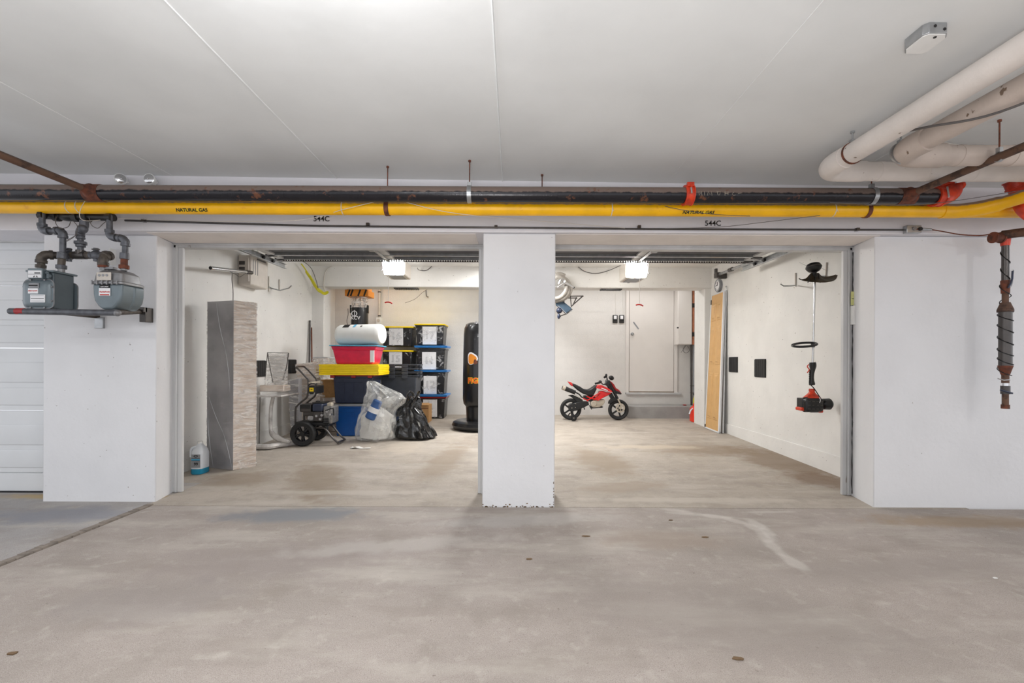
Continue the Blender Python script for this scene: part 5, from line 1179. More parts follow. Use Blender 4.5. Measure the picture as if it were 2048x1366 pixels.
# right stack, bottom to top
tote('storage_tote', 'black tote marked 3 with a red lid, bottom of the right stack', GA, 830, 891, 836, 796, YT, .42, 'totblack', 'lidred', label=('3', 846, 874, 799, 834), wrap=True, floor=True)
tote('storage_tote', 'black tote marked 12 with a blue lid beneath it, third in the right stack', GA, 831, 891, 789, 744, YT, .42, 'totblack', None, label=('12', 847, 873, 752, 788), wrap=True)
tote('storage_tote', 'black tote marked 11 in the right stack under the marked 17 one', GA, 831, 891, 740, 697, YT, .42, 'totblack', None, label=('11', 844, 872, 704, 739), wrap=True)
tote('storage_tote', 'black tote marked 17 with a yellow lid, top of the right stack', GA, 830, 889, 690, 650, YT, .42, 'totblack', 'lidyellow', label=('17', 845, 873, 653, 689), wrap=True)
for y, lab, mt in ((740, 'bright blue lid sagging between the totes marked 11 and 12', 'lidblue'), (691, 'crumpled blue lid under the tote marked 17', 'lidblue'), (789, 'blue lid on the red lid at the foot of the right stack', 'lidblue')):
    a, b = P(829, y+4, YT-.02), P(894, y-2, YT-.02)
    m = MB(); m.box(a.x, b.x, YT-.03, YT+.45, a.z, a.z+.018 if y != 691 else a.z+.03); m.frus(((a.x+b.x)/2, YT+.2), b.x-a.x, .46, (b.x-a.x)*1.03, .5, a.z+.012, a.z+.034)
    o = m.build('tote_lid', M[mt], bevel=.004); tag(o, lab, 'lid')
# left stack behind
tote('storage_tote', 'black tote marked 15 with a yellow lid, half hidden behind nested totes', GA, 763, 825, 742, 703, YT, .42, 'totblack', 'lidyellow', label=('15', 778, 804, 701, 735), wrap=True, ribs=1)
tote('storage_tote', 'black tote marked 16 with a yellow lid, top of the left stack', GA, 762, 826, 693, 655, YT, .42, 'totblack', 'lidyellow', label=('16', 778, 806, 655, 690), wrap=True, ribs=1)
tote('storage_tote', 'black tote at the foot of the left stack, hidden behind the nested totes', GA, 764, 824, 838, 790, YT, .42, 'totblack', None, floor=True)
tote('storage_tote', 'black tote second from the floor in the left stack, hidden behind nested totes', GA, 764, 824, 790, 745, YT, .42, 'totblack', None)
# nested empty totes
YNs = 7.30
a, b = P(758, 727, YNs), P(835, 727, YNs); w = b.x-a.x; cx = (a.x+b.x)/2
for i in range(4):
    zt = P(796, 728 + i*7.3, YNs).z; zb = zt - .42 if i < 3 else zf(YNs+.1)
    nm = ['top', 'second', 'third', 'bottom'][i]
    t = thing('empty_tote', f'charcoal empty tote nested {nm} in the stack behind the garbage bags', 'storage tote', (cx, YNs+.2, zb), 'nested empty charcoal totes')
    if i == 3: MB().frus((cx, YNs+.22), w*.80, .34, w*.93, .42, zb, zt-.012).build('body', M['charcoal'], t, bevel=.015)
    MB().box(cx-w/2, cx+w/2, YNs, YNs+.44, zt-.020, zt-.004).box(cx-w/2+.012, cx+w/2-.012, YNs+.012, YNs+.428, zt-.038, zt-.018).build('rim', M['charcoal'], t, bevel=.004)
    for u in (-.17, .17): MB().box(cx+u*w-.05, cx+u*w+.05, YNs-.012, YNs+.01, zt-.056, zt-.002).build('rib', M['charcoal'], t, bevel=.004)
    for s in (-1, 1): MB().box(cx+s*w/2-.02, cx+s*w/2+.02, YNs+.14, YNs+.30, zt-.045, zt-.008).build('handle', M['charcoal'], t, bevel=.004)
# front-left coloured stack
YS = 6.62
_, s0 = tote('storage_tote', 'bright blue tote with a grey lid at the bottom of the front stack', None, 667, 747, 872, 812, YS, .42, 'blue', 'grey', .022, ribs=1, floor=True)
_, s1 = tote('storage_tote', 'navy ribbed tote with red latches standing on the blue tote', None, 664, 748, 807, 752, YS, .42, 'navy', 'lidred', .012, ribs=3)
q = P(697, 750, YS-.03)
for px in (665, 707, 740):
    c = P(px, 751, YS-.02); MB().box(c.x-.03, c.x+.03, YS-.035, YS-.005, c.z-.035, c.z+.005).build('latch', M['lidred'], _, bevel=.004)
zt = s1[3] + .014
for i in range(6):
    a, b = P(638, 740, YS-.05), P(757, 740, YS-.05); sx = .004*math.sin(i*2.1); z = zt + i*.0255; nm = ['bottom', 'second', 'third', 'fourth', 'fifth', 'top'][i]
    m = MB(); m.box(a.x+sx, b.x+sx, YS-.05, YS+.52, z, z+.0235).box(a.x+sx+.03, b.x+sx-.03, YS-.02, YS+.49, z+.0235, z+.0250)
    o = m.build('tote_lid', M['lidyellow'], bevel=.007); tag(o, f'yellow tote lid, {nm} of the flat stack on the navy tote', 'lid', 'stack of yellow lids')
ztop = zt + 6*.0255
a, b = P(664, 724, YS), P(750, 694, YS); zb = ztop + .003; zt2 = P(707, 692, YS).z; w = b.x-a.x; cxp = (a.x+b.x)/2
t = thing('storage_tote', 'hot pink tote with a pale blue lid on top of the yellow lids', 'storage tote', (cxp, YS+.2, zb))
MB().frus((cxp, YS+.22), w*.86, .36, w*1.0, .42, zb, zt2-.05).build('body', M['pink'], t, bevel=.02, seg=3)
MB().frus((cxp, YS+.22), w*1.0, .42, w*1.06, .45, zt2-.06, zt2-.003).build('rim', M['pink'], t, bevel=.012)
MB().box(cxp-w*.56, cxp+w*.56, YS-.02, YS+.47, zt2-.003, zt2+.014).build('lid', M['lidcyan'], t, bevel=.005)
c = P(743, 712, YS-.01); MB().box(c.x-.02, c.x+.035, YS-.014, YS-.010+.02, c.z-.09, c.z+.08).build('paper_sheet', M['paper'], t)
# white roll on top
t = thing('foam_roll', 'fat white wrapped roll lying on the pink tote', 'roll', (cxp, YS+.2, zt2+.014))
p0, p1 = P(668, 673, YS+.05), P(764, 669, YS+.05); r = .152
zc_ = zt2 + .014 + r + .001; A0, A1 = Vector((p0.x, YS+.24, zc_-.0)), Vector((p1.x, YS+.10, zc_+.01))
u = (A1-A0).normalized(); q_ = u.to_track_quat('Z', 'Y'); L = (A1-A0).length
pr = [(.03, -.002), (r*.6, .002), (r*.88, .012), (r*.98, .04), (r, .07), (r, L-.07), (r*.98, L-.035), (r*.88, L-.01), (r*.6, L), (.03, L+.003)]
MB().lathe(pr, A0, 36, 'Z', q_.to_matrix()).build('roll', M['tank'], t)
for (px, py, wd, ht, mt, lx) in ((694, 659, .10, .03, 'ink', 'brown_label'), (712, 659, .04, .035, 'lidcyan', 'green_print'), (727, 658, .03, .012, 'cable', 'small_print')):
    # stickers wrap the top of the roll
    xx = P(px, py, YS+.1).x; s_ = (xx-A0.x)/(A1.x-A0.x); cc_ = A0.lerp(A1, s_); m = MB(); vs = []
    side = Vector((0, 0, 1)); fwd = side.cross(u).normalized() * (1 if side.cross(u).y < 0 else -1)
    for k in range(5):
        th = math.radians(48 + 18*k*ht/.03*.5 - 6); d = fwd*math.cos(th) + side*math.sin(th)
        for s in (-1, 1): vs.append(cc_ + d*(r+.0015) + u*s*wd/2)
    m.add(vs, [(2*k, 2*k+1, 2*k+3, 2*k+2) for k in range(4)]); m.build(lx, M[mt], t)
# hanging heavy bag
CB = crop(640, 560, 9.76); YH = 8.0
t = thing('punching_bag', 'black heavy bag hanging on chains from a yellow bracket in the left alcove', 'punching bag', CB(720, 720, YH))
a, b = CB(552, 530, YH), CB(885, 530, YH); xc = (a.x+b.x)/2; rb_ = (b.x-a.x)/2; zt_ = a.z
MB().lathe([(rb_, 0), (rb_*1.0, -.02), (rb_, -.75), (rb_*.9, -.78)][::-1], (xc, YH+rb_, zt_), 28).build('bag', M['vinyl'], t)
m = MB(); zz = CB(0, 315, YH).z
MB().lathe([(rb_*.97, 0.005), (rb_*.98, .005), (rb_*.99, (zz-zt_))], (xc, YH+rb_, zt_), 24).build('clear_sleeve', M['film'], t)
for i in range(8):
    an = math.pi*2*(i+.5)/8; p0 = Vector((xc + rb_*.96*math.cos(an), YH+rb_ + rb_*.9*math.sin(an), zt_)); p1 = Vector((xc + rb_*.55*math.cos(an), YH+rb_ + rb_*.5*math.sin(an), zz+.02))
    c = MB(); n = 9
    for k in range(n):
        q0, q1 = p0.lerp(p1, k/n), p0.lerp(p1, (k+.8)/n); c.cyl(q0, q1, .0075 if k % 2 else .011, n=6)
    c.build('chain', M['chrome'], t)
a, b = CB(490, 190, YH), CB(945, 315, YH); br = MB(); br.box(a.x, b.x, YH-.02, YH+.34, b.z, a.z).box(a.x+.03, b.x-.03, YH+.0, YH+.30, a.z-.01, 2.69); B_ = br.build('bracket', M['sticker_o'], t, bevel=.008)
st = MB()
for cx_ in (620, 765, 880, 560): c = CB(cx_, 250, YH-.022); st.box(-.014, .014, -.003, .004, -.06, .06, Matrix.Translation(c) @ Matrix.Rotation(.35, 4, 'Y'))
st.build('warning_stripe', M['ink'], B_)
for s in (-1, 1): MB().box(xc+s*rb_-.012, xc+s*rb_+.012, YH+rb_-.04, YH+rb_+.02, zt_-.09, zt_+.05).build('strap', M['black'], t)
e_ = CB(668, 655, YH-.004)
MB().tube([e_ + Vector((.045*math.cos(k*.5236), -.0, .045*math.sin(k*.5236))) for k in range(12)], .007, 6, True).cyl(e_ + Vector((0, .01, .06)), e_ + Vector((0, .01, -.07)), .006, n=6).build('emblem', M['paper'], t)
text('KCV', .085, M['paper'], t, CB(690, 742, YH-.006), bold=.002).data.transform(Matrix.Identity(4))
MB().tube(cr_path([CB(545, 560, YH), CB(548, 680, YH-.02), CB(525, 800, YH-.02), CB(545, 905, YH)], 4), .006, 6).build('cord', M['cable'], t)
# white conduit with a socket in the alcove
t = thing('socket_outlet', 'white conduit with black clips dropping to a socket in the left alcove', 'socket', CB(1140, 790, 8.9))
MB().cyl(CB(1162, 165, 8.88), CB(1152, 730, 8.88), .022, n=14).build('conduit', M['beige'], t)
for y in (235, 700): MB().cyl(CB(1160, y-8, 8.88), CB(1160, y+8, 8.88), .030, n=12).build('clip', M['ink'], t)
a, b = CB(1092, 730, 8.86), CB(1190, 862, 8.86); MB().box(a.x, b.x, 8.86, 8.946, b.z, a.z).build('socket_box', M['white'], t, bevel=.006)
c = CB(1140, 790, 8.858); MB().lathe([(.03, 0), (.03, -.004), (.026, -.004)], c, 16, 'Y').build('socket_face', M['beige'], t)
# inflatable bag
YI_ = 7.36; q = Vector((P(957, 850, YI_).x, YI_, zf(YI_)))
t = thing('inflatable_bag', 'tall black inflatable punching bag on a round base, half behind the pillar', 'punching bag', q)
k = YI_/F
pr = [(.01, 0), (.34, .005), (.40, .03), (.425, .075), (.40, .125), (.33, .15), (.25, .155), (.2, .15)]
MB().lathe([(.05, .0), (.33, 0.0), (.395, .02), (.425, .07), (.405, .115), (.35, .14), (.26, .145), (.21, .12)], q, 48).build('base_ring', M['vinyl'], t)
MB().lathe([(.19, .10), (.195, .20), (.20, .31), (.205, .36)], q, 40).build('neck', M['vinyl'], t)
MB().lathe([(.10, .33), (.20, .35), (.238, .40), (.252, .48), (.252, .8), (.246, 1.2), (.240, 1.5), (.232, 1.60), (.20, 1.665), (.14, 1.69), (.03, 1.70)], q, 48).build('column', M['vinyl'], t)
def wraptext(s, size, mat, z, R, nm='lettering', bold=.0, ext=.001, squash=1.0):
    o = text(s, size, mat, t, (0, 0, 0), Matrix.Rotation(math.pi/2, 4, 'X'), bold=bold, ext=ext, name=nm)
    for v in o.data.vertices:
        x, y, zz = v.co; a = x*squash/R; rr = R + .004 - y
        v.co = (q.x + rr*math.sin(a), q.y - rr*math.cos(a), q.z + z + zz)
    return o
wraptext('FIGHT', .115, M['lidyellow'], P(945, 762, 7.1).z - q.z, .2515, bold=.008, ext=.0005)
wraptext('FIGHT', .115, M['letter_o'], P(945, 762, 7.1).z - q.z, .2525, bold=.003, ext=.002)
wraptext('G·III', .05, M['pencil'], P(945, 645, 7.1).z - q.z, .232, bold=.001)
# boxing glove print (no figure)
def patch(px, py, rx, rz, mat, nm, off):
    m = MB(); c = P(px, py, 7.11); z0 = c.z - q.z; a0 = math.asin(max(-1, min(1, (c.x-q.x)/.25))); n = 18
    vs = [Vector((q.x + (.25+off)*math.sin(a0), q.y - (.25+off)*math.cos(a0), q.z+z0))]
    for i in range(n):
        a = 2*math.pi*i/n; w_ = 1 + .12*math.sin(3*a+px); aa = a0 + rx*w_*math.cos(a)/.25; vs.append(Vector((q.x + (.25+off)*math.sin(aa), q.y - (.25+off)*math.cos(aa), q.z + z0 + rz*w_*math.sin(a))))
    m.add(vs, [(0, 1+i, 1+(i+1) % n) for i in range(n)]); m.build(nm, M[mat], t)
patch(944, 717, .085, .095, 'paper', 'glove_outline', .005); patch(944, 718, .068, .078, 'sticker_o', 'glove_print', .007); patch(951, 724, .03, .04, 'rustbrown', 'glove_cuff', .009)
# clear bag with rubbish, black garbage bag
def bagmesh(prof, c, n=40, amp=.03, fx=(1, 1), seed=0, crease=.02):
    vs = []; m = MB()
    for i, (r, z, dx) in enumerate(prof):
        for k in range(n):
            a = 2*math.pi*k/n; p = Vector((math.cos(a), math.sin(a), z*3 + seed))
            d = amp*noise.noise(p*2.2) + crease*noise.noise(Vector((math.cos(a)*7, math.sin(a)*7, z*5 + seed))) + crease*.5*noise.noise(Vector((math.cos(a)*15, math.sin(a)*15, z*9 + seed)))
            R = max(r*(1 + 0) + d*(1 if r > .05 else .2), .004); vs.append(Vector((c[0] + dx + R*fx[0]*math.cos(a), c[1] + R*fx[1]*math.sin(a), c[2] + z)))
    N = len(prof); m.add(vs, [(i*n+k, i*n+(k+1) % n, (i+1)*n+(k+1) % n, (i+1)*n+k) for i in range(N-1) for k in range(n)] + [tuple(range(n-1, -1, -1)), tuple(range((N-1)*n, N*n))])
    return m
def interp(prof, k=3):
    out = []
    for i in range(len(prof)-1):
        for j in range(k): u = j/k; out.append(tuple(a+(b-a)*u for a, b in zip(prof[i], prof[i+1])))
    return out + [prof[-1]]
Yc = 6.36; s = Yc/F; cx0 = P(755, 850, Yc).x; z0 = zf(Yc)
Zp = lambda y: P(755, y, Yc).z - z0
# outline (pixel x centre, half width) by height
ol = [(882, 752, 27), (876, 749, 38), (862, 750, 39), (845, 753, 38), (828, 755, 36), (815, 760, 35), (805, 768, 40), (797, 772, 40), (788, 767, 34), (778, 757, 25), (769, 747, 14), (762, 742, 6)]
prof = interp([(hw*s, max(Zp(y), .003), (x-755)*s) for y, x, hw in ol])
t = thing('clear_bag', 'full clear plastic bag with blue and white rubbish leaning on the totes', 'bag', (cx0, Yc, z0))
bagmesh(prof, (cx0, Yc, z0), 44, .03, (1, .72), 3, .045).build('bag', M['bagfilm'], t)
wad = interp([(r_*.80, z_*.9+.01, d_) for r_, z_, d_ in [(hw*s, max(Zp(y), .01), (x-755)*s) for y, x, hw in ol[:5]]] + [(.04, .46, 0)])
bagmesh(wad, (cx0, Yc+.02, z0), 30, .03, (.95, .62), 9, .05).build('white_wad', M['cloth'], t)
c1, c2 = P(739, 838, Yc-.17), P(757, 800, Yc-.15)
MB().cyl(c1, c2, .070, .060, n=20).build('blue_bottle', M['bluecloth'], t, bevel=.02)
MB().cyl(c1.lerp(c2, .35), c1.lerp(c2, .6), .074, n=20).build('bottle_label', M['paper'], t); MB().cyl(c2, c2.lerp(c1, -.15), .028, n=12).build('bottle_cap', M['white'], t)
# neck of the bag flopping to the right
nk = bagmesh(interp([(.08, .0, .1), (.11, .06, .14), (.10, .10, .18), (.07, .13, .24), (.035, .13, .32), (.015, .12, .38)], 3), (P(752, 812, Yc).x, Yc-.0, P(752, 812, Yc).z), 30, .02, (1.0, .65), 6, .03); nk.build('bag_neck', M['bagfilm'], t)
Yk = 6.52; s = Yk/F; cx0 = P(828, 850, Yk).x; z0 = zf(Yk); Zp = lambda y: P(828, y, Yk).z - z0
ol = [(879, 829, 34), (872, 830, 41), (860, 826, 37), (845, 823, 33), (830, 820, 29), (815, 818, 22), (805, 822, 16), (797, 825, 11), (792, 827, 5)]
t = thing('garbage_bag', 'shiny black garbage bag knotted at the top beside the clear bag', 'bag', (cx0, Yk, z0))
bagmesh(interp([(hw*s, max(Zp(y), .003), (x-828)*s) for y, x, hw in ol], 4), (cx0, Yk, z0), 56, .035, (1, .75), 5, .055).build('bag', M['bagblack'], t, ang=1.2)
for sx, hx in ((-.03, .0), (.05, .06)):
    c = P(825, 797, Yk); MB().tube(cr_path([c + Vector((sx, -.04, -.02)), c + Vector((sx-.03+hx, -.06, .05)), c + Vector((sx+hx, -.05, .10)), c + Vector((sx+.04, -.02, .07)), c + Vector((.03, 0, 0))], 5), .016, 8).build('tie', M['bagblack'], t)
# corner of the bag pulled out to the right
c = P(868, 878, Yk-.02); MB().poly([P(846, 846, Yk-.05), P(856, 848, Yk-.05), P(870, 876, Yk-.05), P(866, 879, Yk-.05), P(848, 878, Yk-.05)], (0, .09, 0)).build('bag_corner', M['bagblack'], t, bevel=.02)
# yellow strap, carton, scrap
t = thing('cardboard_box', 'small open brown cardboard box between garbage bag and tote marked 3', 'box', P(846, 838, 7.9))
a, b = P(834, 810, 7.9), P(857.5, 838, 7.9); zb = zf(8.0)
MB().box(a.x-.05, b.x, 7.9, 8.2, zb, a.z).build('carton', M['card'], t, bevel=.003)
MB().frus(((a.x-.05+b.x)/2, 7.98), b.x-a.x+.05, .2, b.x-a.x+.02, .05, a.z, a.z+.03).build('flap', M['card'], t)
MB().box(b.x-.16, b.x-.01, 7.896, 7.90, a.z-.06, a.z-.05).build('tape', M['rustbrown'], t)
o = MB().poly([P(829, 805, 7.4), P(834, 798, 7.4), P(835, 812, 7.4), P(831, 813, 7.4)], (0, .02, 0)).build('plastic_tab', M['lidyellow']); tag(o, 'small yellow plastic edge showing above the black garbage bag', 'lid')
random.seed(21)
c = yfl(718, 897); m = MB(); n = 9; vs = []
for i in range(n):
    for j in range(4):
        x = -.10 + .25*i/(n-1); y = -.035 + .07*j/3*(1 if i < 5 else .5); z = .004 + .028*abs(noise.noise(Vector((x*22, y*25, 1.7))))*(1.6 if i < 4 else .7); vs.append(c + Vector((x, y, z)))
m.add(vs, [(i*4+j, (i+1)*4+j, (i+1)*4+j+1, i*4+j+1) for i in range(n-1) for j in range(3)]); o = m.build('paper_scrap', M['cloth']); o.modifiers.new('s', 'SOLIDIFY').thickness = .003; tag(o, 'torn white scrap lying on the floor before the clear bag', 'scrap')
# ================================================================ RIGHT BAY
# folding tan door with its white edge
def q3(px, py, X): return PX(px, py, X)
bl = Vector((3.150, 7.50, zf(7.5)+.006)); br = Vector((3.150, 6.98, zf(6.98)+.006))
ztl = P(1423, 591, 7.45).z
tl, tr = Vector((3.235, 7.47, ztl)), Vector((3.235, 7.02, ztl+.01))
t = thing('panel_door', 'tan six-panel closet door leaning against the right wall near the corner', 'door', (3.16, 7.2, zf(7.2)))
U = (br-bl); V = (tl-bl); Nn = Vector((-1, 0, 0)); 
def dp(u, v, o=0): return bl.lerp(br, u).lerp(tl.lerp(tr, u), v) + Nn*o
def dpan(mb, u0, u1, v0, v1, o0, o1, ins=.0, flip=False):
    fu = ins/.5; fv = ins/2.15
    a = [dp(u0, v0, o0), dp(u1, v0, o0), dp(u1, v1, o0), dp(u0, v1, o0), dp(u0+fu, v0+fv, o1), dp(u1-fu, v0+fv, o1), dp(u1-fu, v1-fv, o1), dp(u0+fu, v1-fv, o1)]
    mb.add(a, [(0,1,2,3),(4,7,6,5),(0,4,5,1),(1,5,6,2),(2,6,7,3),(3,7,4,0)][:])
m = MB(); dpan(m, .05, .93, .008, .995, 0, .022); slb = m.build('leaf', M['tan'], t, smooth=False)
for u0, u1 in ((.14, .46), (.54, .86)):
    for v0, v1 in ((.85, .95), (.74+.0, .82), (.44, .72), (.09, .40)):
        pass
for u0, u1 in ((.14, .46), (.54, .86)):
    for v0, v1 in ((.80, .93), (.48, .76), (.08, .42)):
        m = MB(); dpan(m, u0, u1, v0, v1, .020, .030, .012); dpan(m, u0+.05, u1-.05, v0+.015, v1-.015, .029, .044, .020); m.build('raised_panel', M['tan'], slb, smooth=False)
m = MB(); dpan(m, 0, .05, 0, 1.0, .0, .026); dpan(m, .93, 1.0, 0, 1.0, -.0, .026); dpan(m, 0, 1, 0, .010, .0, .026); m.build('white_edge', M['door_white'], t, smooth=False)
m = MB(); dpan(m, .0, .06, .93, .965, .026, .030); dpan(m, .0, .06, .008, .03, .026, .030); m.build('pivot_bracket', M['black'], t, smooth=False)
t = thing('closet_door', 'second white closet door leaf standing edge-on behind the tan one', 'door', (3.2, 7.0, zf(7)))
m = MB(); m.add([(3.188, 7.0, zf(7.0)+.006), (3.208, 7.0, zf(7.0)+.006), (3.208, 7.42, zf(7.4)+.006), (3.188, 7.42, zf(7.4)+.006), (3.244, 7.03, ztl+.03), (3.262, 7.03, ztl+.03), (3.262, 7.42, ztl+.03), (3.244, 7.42, ztl+.03)], [(0,3,2,1),(4,5,6,7),(0,1,5,4),(1,2,6,5),(2,3,7,6),(3,0,4,7)])
m.build('leaf', M['door_white'], t, smooth=False, bevel=.003)
for yy in (7.03, 7.36): MB().tube(cr_path([(3.245, yy-.02, ztl+.03), (3.245, yy-.02, ztl+.07), (3.245, yy, ztl+.085), (3.245, yy+.02, ztl+.07)], 4), .005, 6).build('hanger_pin', M['steel'], t)
# clock
q = PX(1440, 571, XR); t = thing('wall_clock', 'small round grey-rimmed wall clock above the tan door', 'clock', q)
MB().lathe([(.095, 0), (.10, -.01), (.10, -.045), (.085, -.05), (.084, -.038), (.01, -.037)], q, 28, 'X').build('case', M['grey'], t)
MB().lathe([(.084, -.036), (.084, -.040), (.01, -.040)], q, 24, 'X').build('face', M['paper'], t)
m = MB(); 
m.box(q.x-.046, q.x-.043, q.y-.006, q.y+.006, q.z-.005, q.z+.055).box(q.x-.046, q.x-.043, q.y-.0, q.y+.045, q.z-.005, q.z+.005); m.build('hand', M['ink'], t)
tk = MB()
for k in range(12):
    a = k*math.pi/6; c = q + Vector((-.042, .07*math.sin(a), .07*math.cos(a))); tk.box(c.x-.001, c.x+.001, c.y-.005, c.y+.005, c.z-.005, c.z+.005)
tk.build('hour_mark', M['cable'], t)
# hooks on right wall
hk = thing('wall_hook', 'white double-arm utility hook on the right wall left of the trimmer head', 'hook', PX(1591, 560, XR))
MB().tube([PX(1591, 546, XR-.008), PX(1591, 573, XR-.008)], .007, 7).build('backplate', M['beige'], hk); MB().tube([PX(1591, 571, XR-.02), P(1580, 572, 5.15), P(1567, 572, 5.15), P(1561, 568, 5.15)], .007, 7).build('arm', M['steel'], hk)
hk = thing('wall_hook', 'white utility hook the string trimmer hangs from on the right wall', 'hook', PX(1651, 540, XR))
MB().tube([PX(1653, 525, XR-.008), PX(1651, 560, XR-.008)], .007, 7).build('backplate', M['beige'], hk); MB().tube([PX(1651, 552, XR-.02), P(1640, 553, 4.85), P(1628, 552, 4.80)], .006, 7).build('arm', M['steel'], hk)
# string trimmer
C8 = crop(1560, 510, 4.143); YT_ = 4.65
t = thing('string_trimmer', 'orange and black string trimmer hanging head-up on the right wall', 'string trimmer', C8(275, 600, YT_))
k = YT_/F/4.143
MB().cyl(C8(290, 130, YT_), C8(272, 890, YT_), 8*k, n=12).build('shaft', M['chrome'], t)
c = C8(279, 103, YT_); MB().lathe([(10*k, 34*k), (48*k, 26*k), (57*k, 8*k), (56*k, -10*k), (42*k, -30*k), (20*k, -42*k)], c, 28, 'Z', Matrix.Rotation(-.25, 3, 'X')).build('spool_head', M['black'], t)
MB().lathe([(58*k, 4*k), (60*k, 0), (58*k, -4*k)], c, 28, 'Z', Matrix.Rotation(-.25, 3, 'X')).build('spool_rim', M['gunmetal'], t)
# guard: curved flared shield
def lerpc(tab, x):
    for (x0_, y0_), (x1_, y1_) in zip(tab, tab[1:]):
        if x <= x1_: return y0_ + (y1_-y0_)*(x-x0_)/(x1_-x0_)
    return tab[-1][1]
TP = [(155, 193), (175, 204), (215, 195), (235, 172), (255, 150), (320, 150), (335, 172), (355, 182), (400, 180), (440, 170), (460, 163)]
BT = [(155, 212), (200, 235), (260, 247), (300, 248), (350, 239), (400, 223), (440, 200), (460, 172)]
m = MB(); ns = 28; nv = 6; vs = []
for i in range(ns+1):
    x = 155 + 305*i/ns; d = -.03 - .11*math.sin(math.pi*i/ns)
    for j in range(nv+1):
        u = j/nv; y = lerpc(TP, x)*(1-u) + lerpc(BT, x)*u; vs.append(C8(x, y, YT_) + Vector((0, d*u*u, 0)))
m.add(vs, [(i*(nv+1)+j, (i+1)*(nv+1)+j, (i+1)*(nv+1)+j+1, i*(nv+1)+j+1) for i in range(ns) for j in range(nv)])
g = m.build('guard', M['brownbrush'], t); g.modifiers.new('s', 'SOLIDIFY').thickness = .005
rb2 = MB()
for cx_ in (250, 290, 318): rb2.tube([C8(cx_, 160, YT_-.03), C8(cx_+(cx_-287)*.2, 200, YT_-.05), C8(cx_+(cx_-287)*.5, 228, YT_-.10)], .005, 6)
rb2.build('guard_rib', M['black'], t)
MB().cyl(C8(282, 140, YT_), C8(288, 215, YT_), 18*k, 24*k, n=14).build('gear_housing', M['black'], t)
MB().tube(cr_path([C8(160, 60, YT_), C8(225, 90, YT_), C8(330, 105, YT_), C8(380, 128, YT_)], 4), .0015, 5).build('cutting_line', M['steel'], t)
lp = [C8(272, 745, YT_) + Vector((-.11 + .115*math.cos(a), -.04+.075*math.sin(a), .014*math.cos(a) + .018*math.sin(a))) for a in [i*2*math.pi/24 for i in range(24)]]
MB().tube(lp, .0115, 10, True).build('loop_handle', M['black'], t)
MB().cyl(C8(272, 725, YT_), C8(273, 765, YT_), 14*k, n=12).cyl(C8(272, 738, YT_-.03), C8(300, 742, YT_-.0), 6*k, n=8).build('handle_clamp', M['black'], t)
MB().tube(cr_path([C8(270, 890, YT_), C8(272, 930, YT_), C8(264, 985, YT_), C8(262, 1040, YT_), C8(266, 1078, YT_)], 4), [24*k, 25*k, 26*k, 26*k, 24*k, 21*k, 19*k, 18*k, 17*k, 17*k, 17*k, 18*k, 19*k, 21*k, 22*k, 23*k, 20*k], 14).build('grip', M['black'], t)
m = MB()
for i in range(7): cgy = 960 + i*15; m.cyl(C8(246, cgy, YT_-.0), C8(252, cgy+3, YT_-.01), 8*k, n=8)
m.build('grip_rib', M['rubber'], t)
MB().tube(cr_path([C8(238, 908, YT_-.01), C8(226, 925, YT_-.02), C8(242, 950, YT_-.01), C8(226, 975, YT_-.02)], 4), .005, 7).build('trigger', M['orange'], t)
MB().tube(cr_path([C8(258, 1080, YT_-.01), C8(285, 1110, YT_-.03), C8(318, 1160, YT_-.05), C8(335, 1185, YT_-.06)], 4), .005, 7).build('throttle_cable', M['ink'], t)
m = MB(); m.lathe([(22*k, 1105), (22*k, 0)][:0] or [(20*k, 0), (24*k, -12*k), (20*k, -24*k), (30*k, -40*k), (56*k, -66*k), (66*k, -74*k)][::-1], C8(264, 1108, YT_), 20); m.build('clutch_cone', M['orange'], t)
a, b = C8(164, 1176, YT_), C8(330, 1300, YT_)
m = MB(); cc2 = (a+b)/2; w_, h_ = (b.x-a.x), (a.z-b.z)
cov(m, w_, h_, .06, Vector((cc2.x, YT_-.03, cc2.z)), .03); m.box(cc2.x-w_*.44, cc2.x+w_*.44, YT_-.03, YT_+.07, cc2.z-h_*.42, cc2.z+h_*.42); m.build('engine_cover', M['black'], t, bevel=.004)
gr = MB()
for i in range(4):
    for j in range(3):
        c = Vector((cc2.x + (-.3+.2*i)*w_, YT_-.088, cc2.z + (-.25+.25*j)*h_)); gr.box(c.x-.012, c.x+.012, c.y-.003, c.y+.006, c.z-.004, c.z+.004)
gr.tube([Vector((cc2.x + x, YT_-.055, cc2.z + z)) for x, z in rrect(w_*.9, h_*.85, .03, 4)], .004, 6, True); gr.build('grille', M['gunmetal'], t)
MB().lathe([(.01, -.03), (.035, -.03), (.055, -.01), (.058, .05), (.04, .07)], C8(365, 1235, YT_) , 20, 'X').build('starter_housing', M['black'], t)
MB().ell(C8(397, 1248, YT_), .014, .02, .02, 10, 8).build('starter_knob', M['orange'], t)
for x0_, x1_, y0_, y1_ in ((166, 205, 1262, 1290), (315, 350, 1272, 1306)):
    a, b = C8(x0_, y0_, YT_-.03), C8(x1_, y1_, YT_-.03); MB().box(a.x, b.x, YT_-.05, YT_+.05, b.z, a.z).build('orange_base', M['orange'], t, bevel=.008)
a, b = C8(232, 1285, YT_), C8(310, 1302, YT_); MB().box(a.x, b.x, YT_-.04, YT_+.04, b.z, a.z).build('fuel_cap', M['black'], t, bevel=.006)
MB().tube(cr_path([C8(325, 1180, YT_-.09), C8(335, 1200, YT_-.10), C8(328, 1225, YT_-.09)], 4), .003, 6).build('white_lead', M['paper'], t)
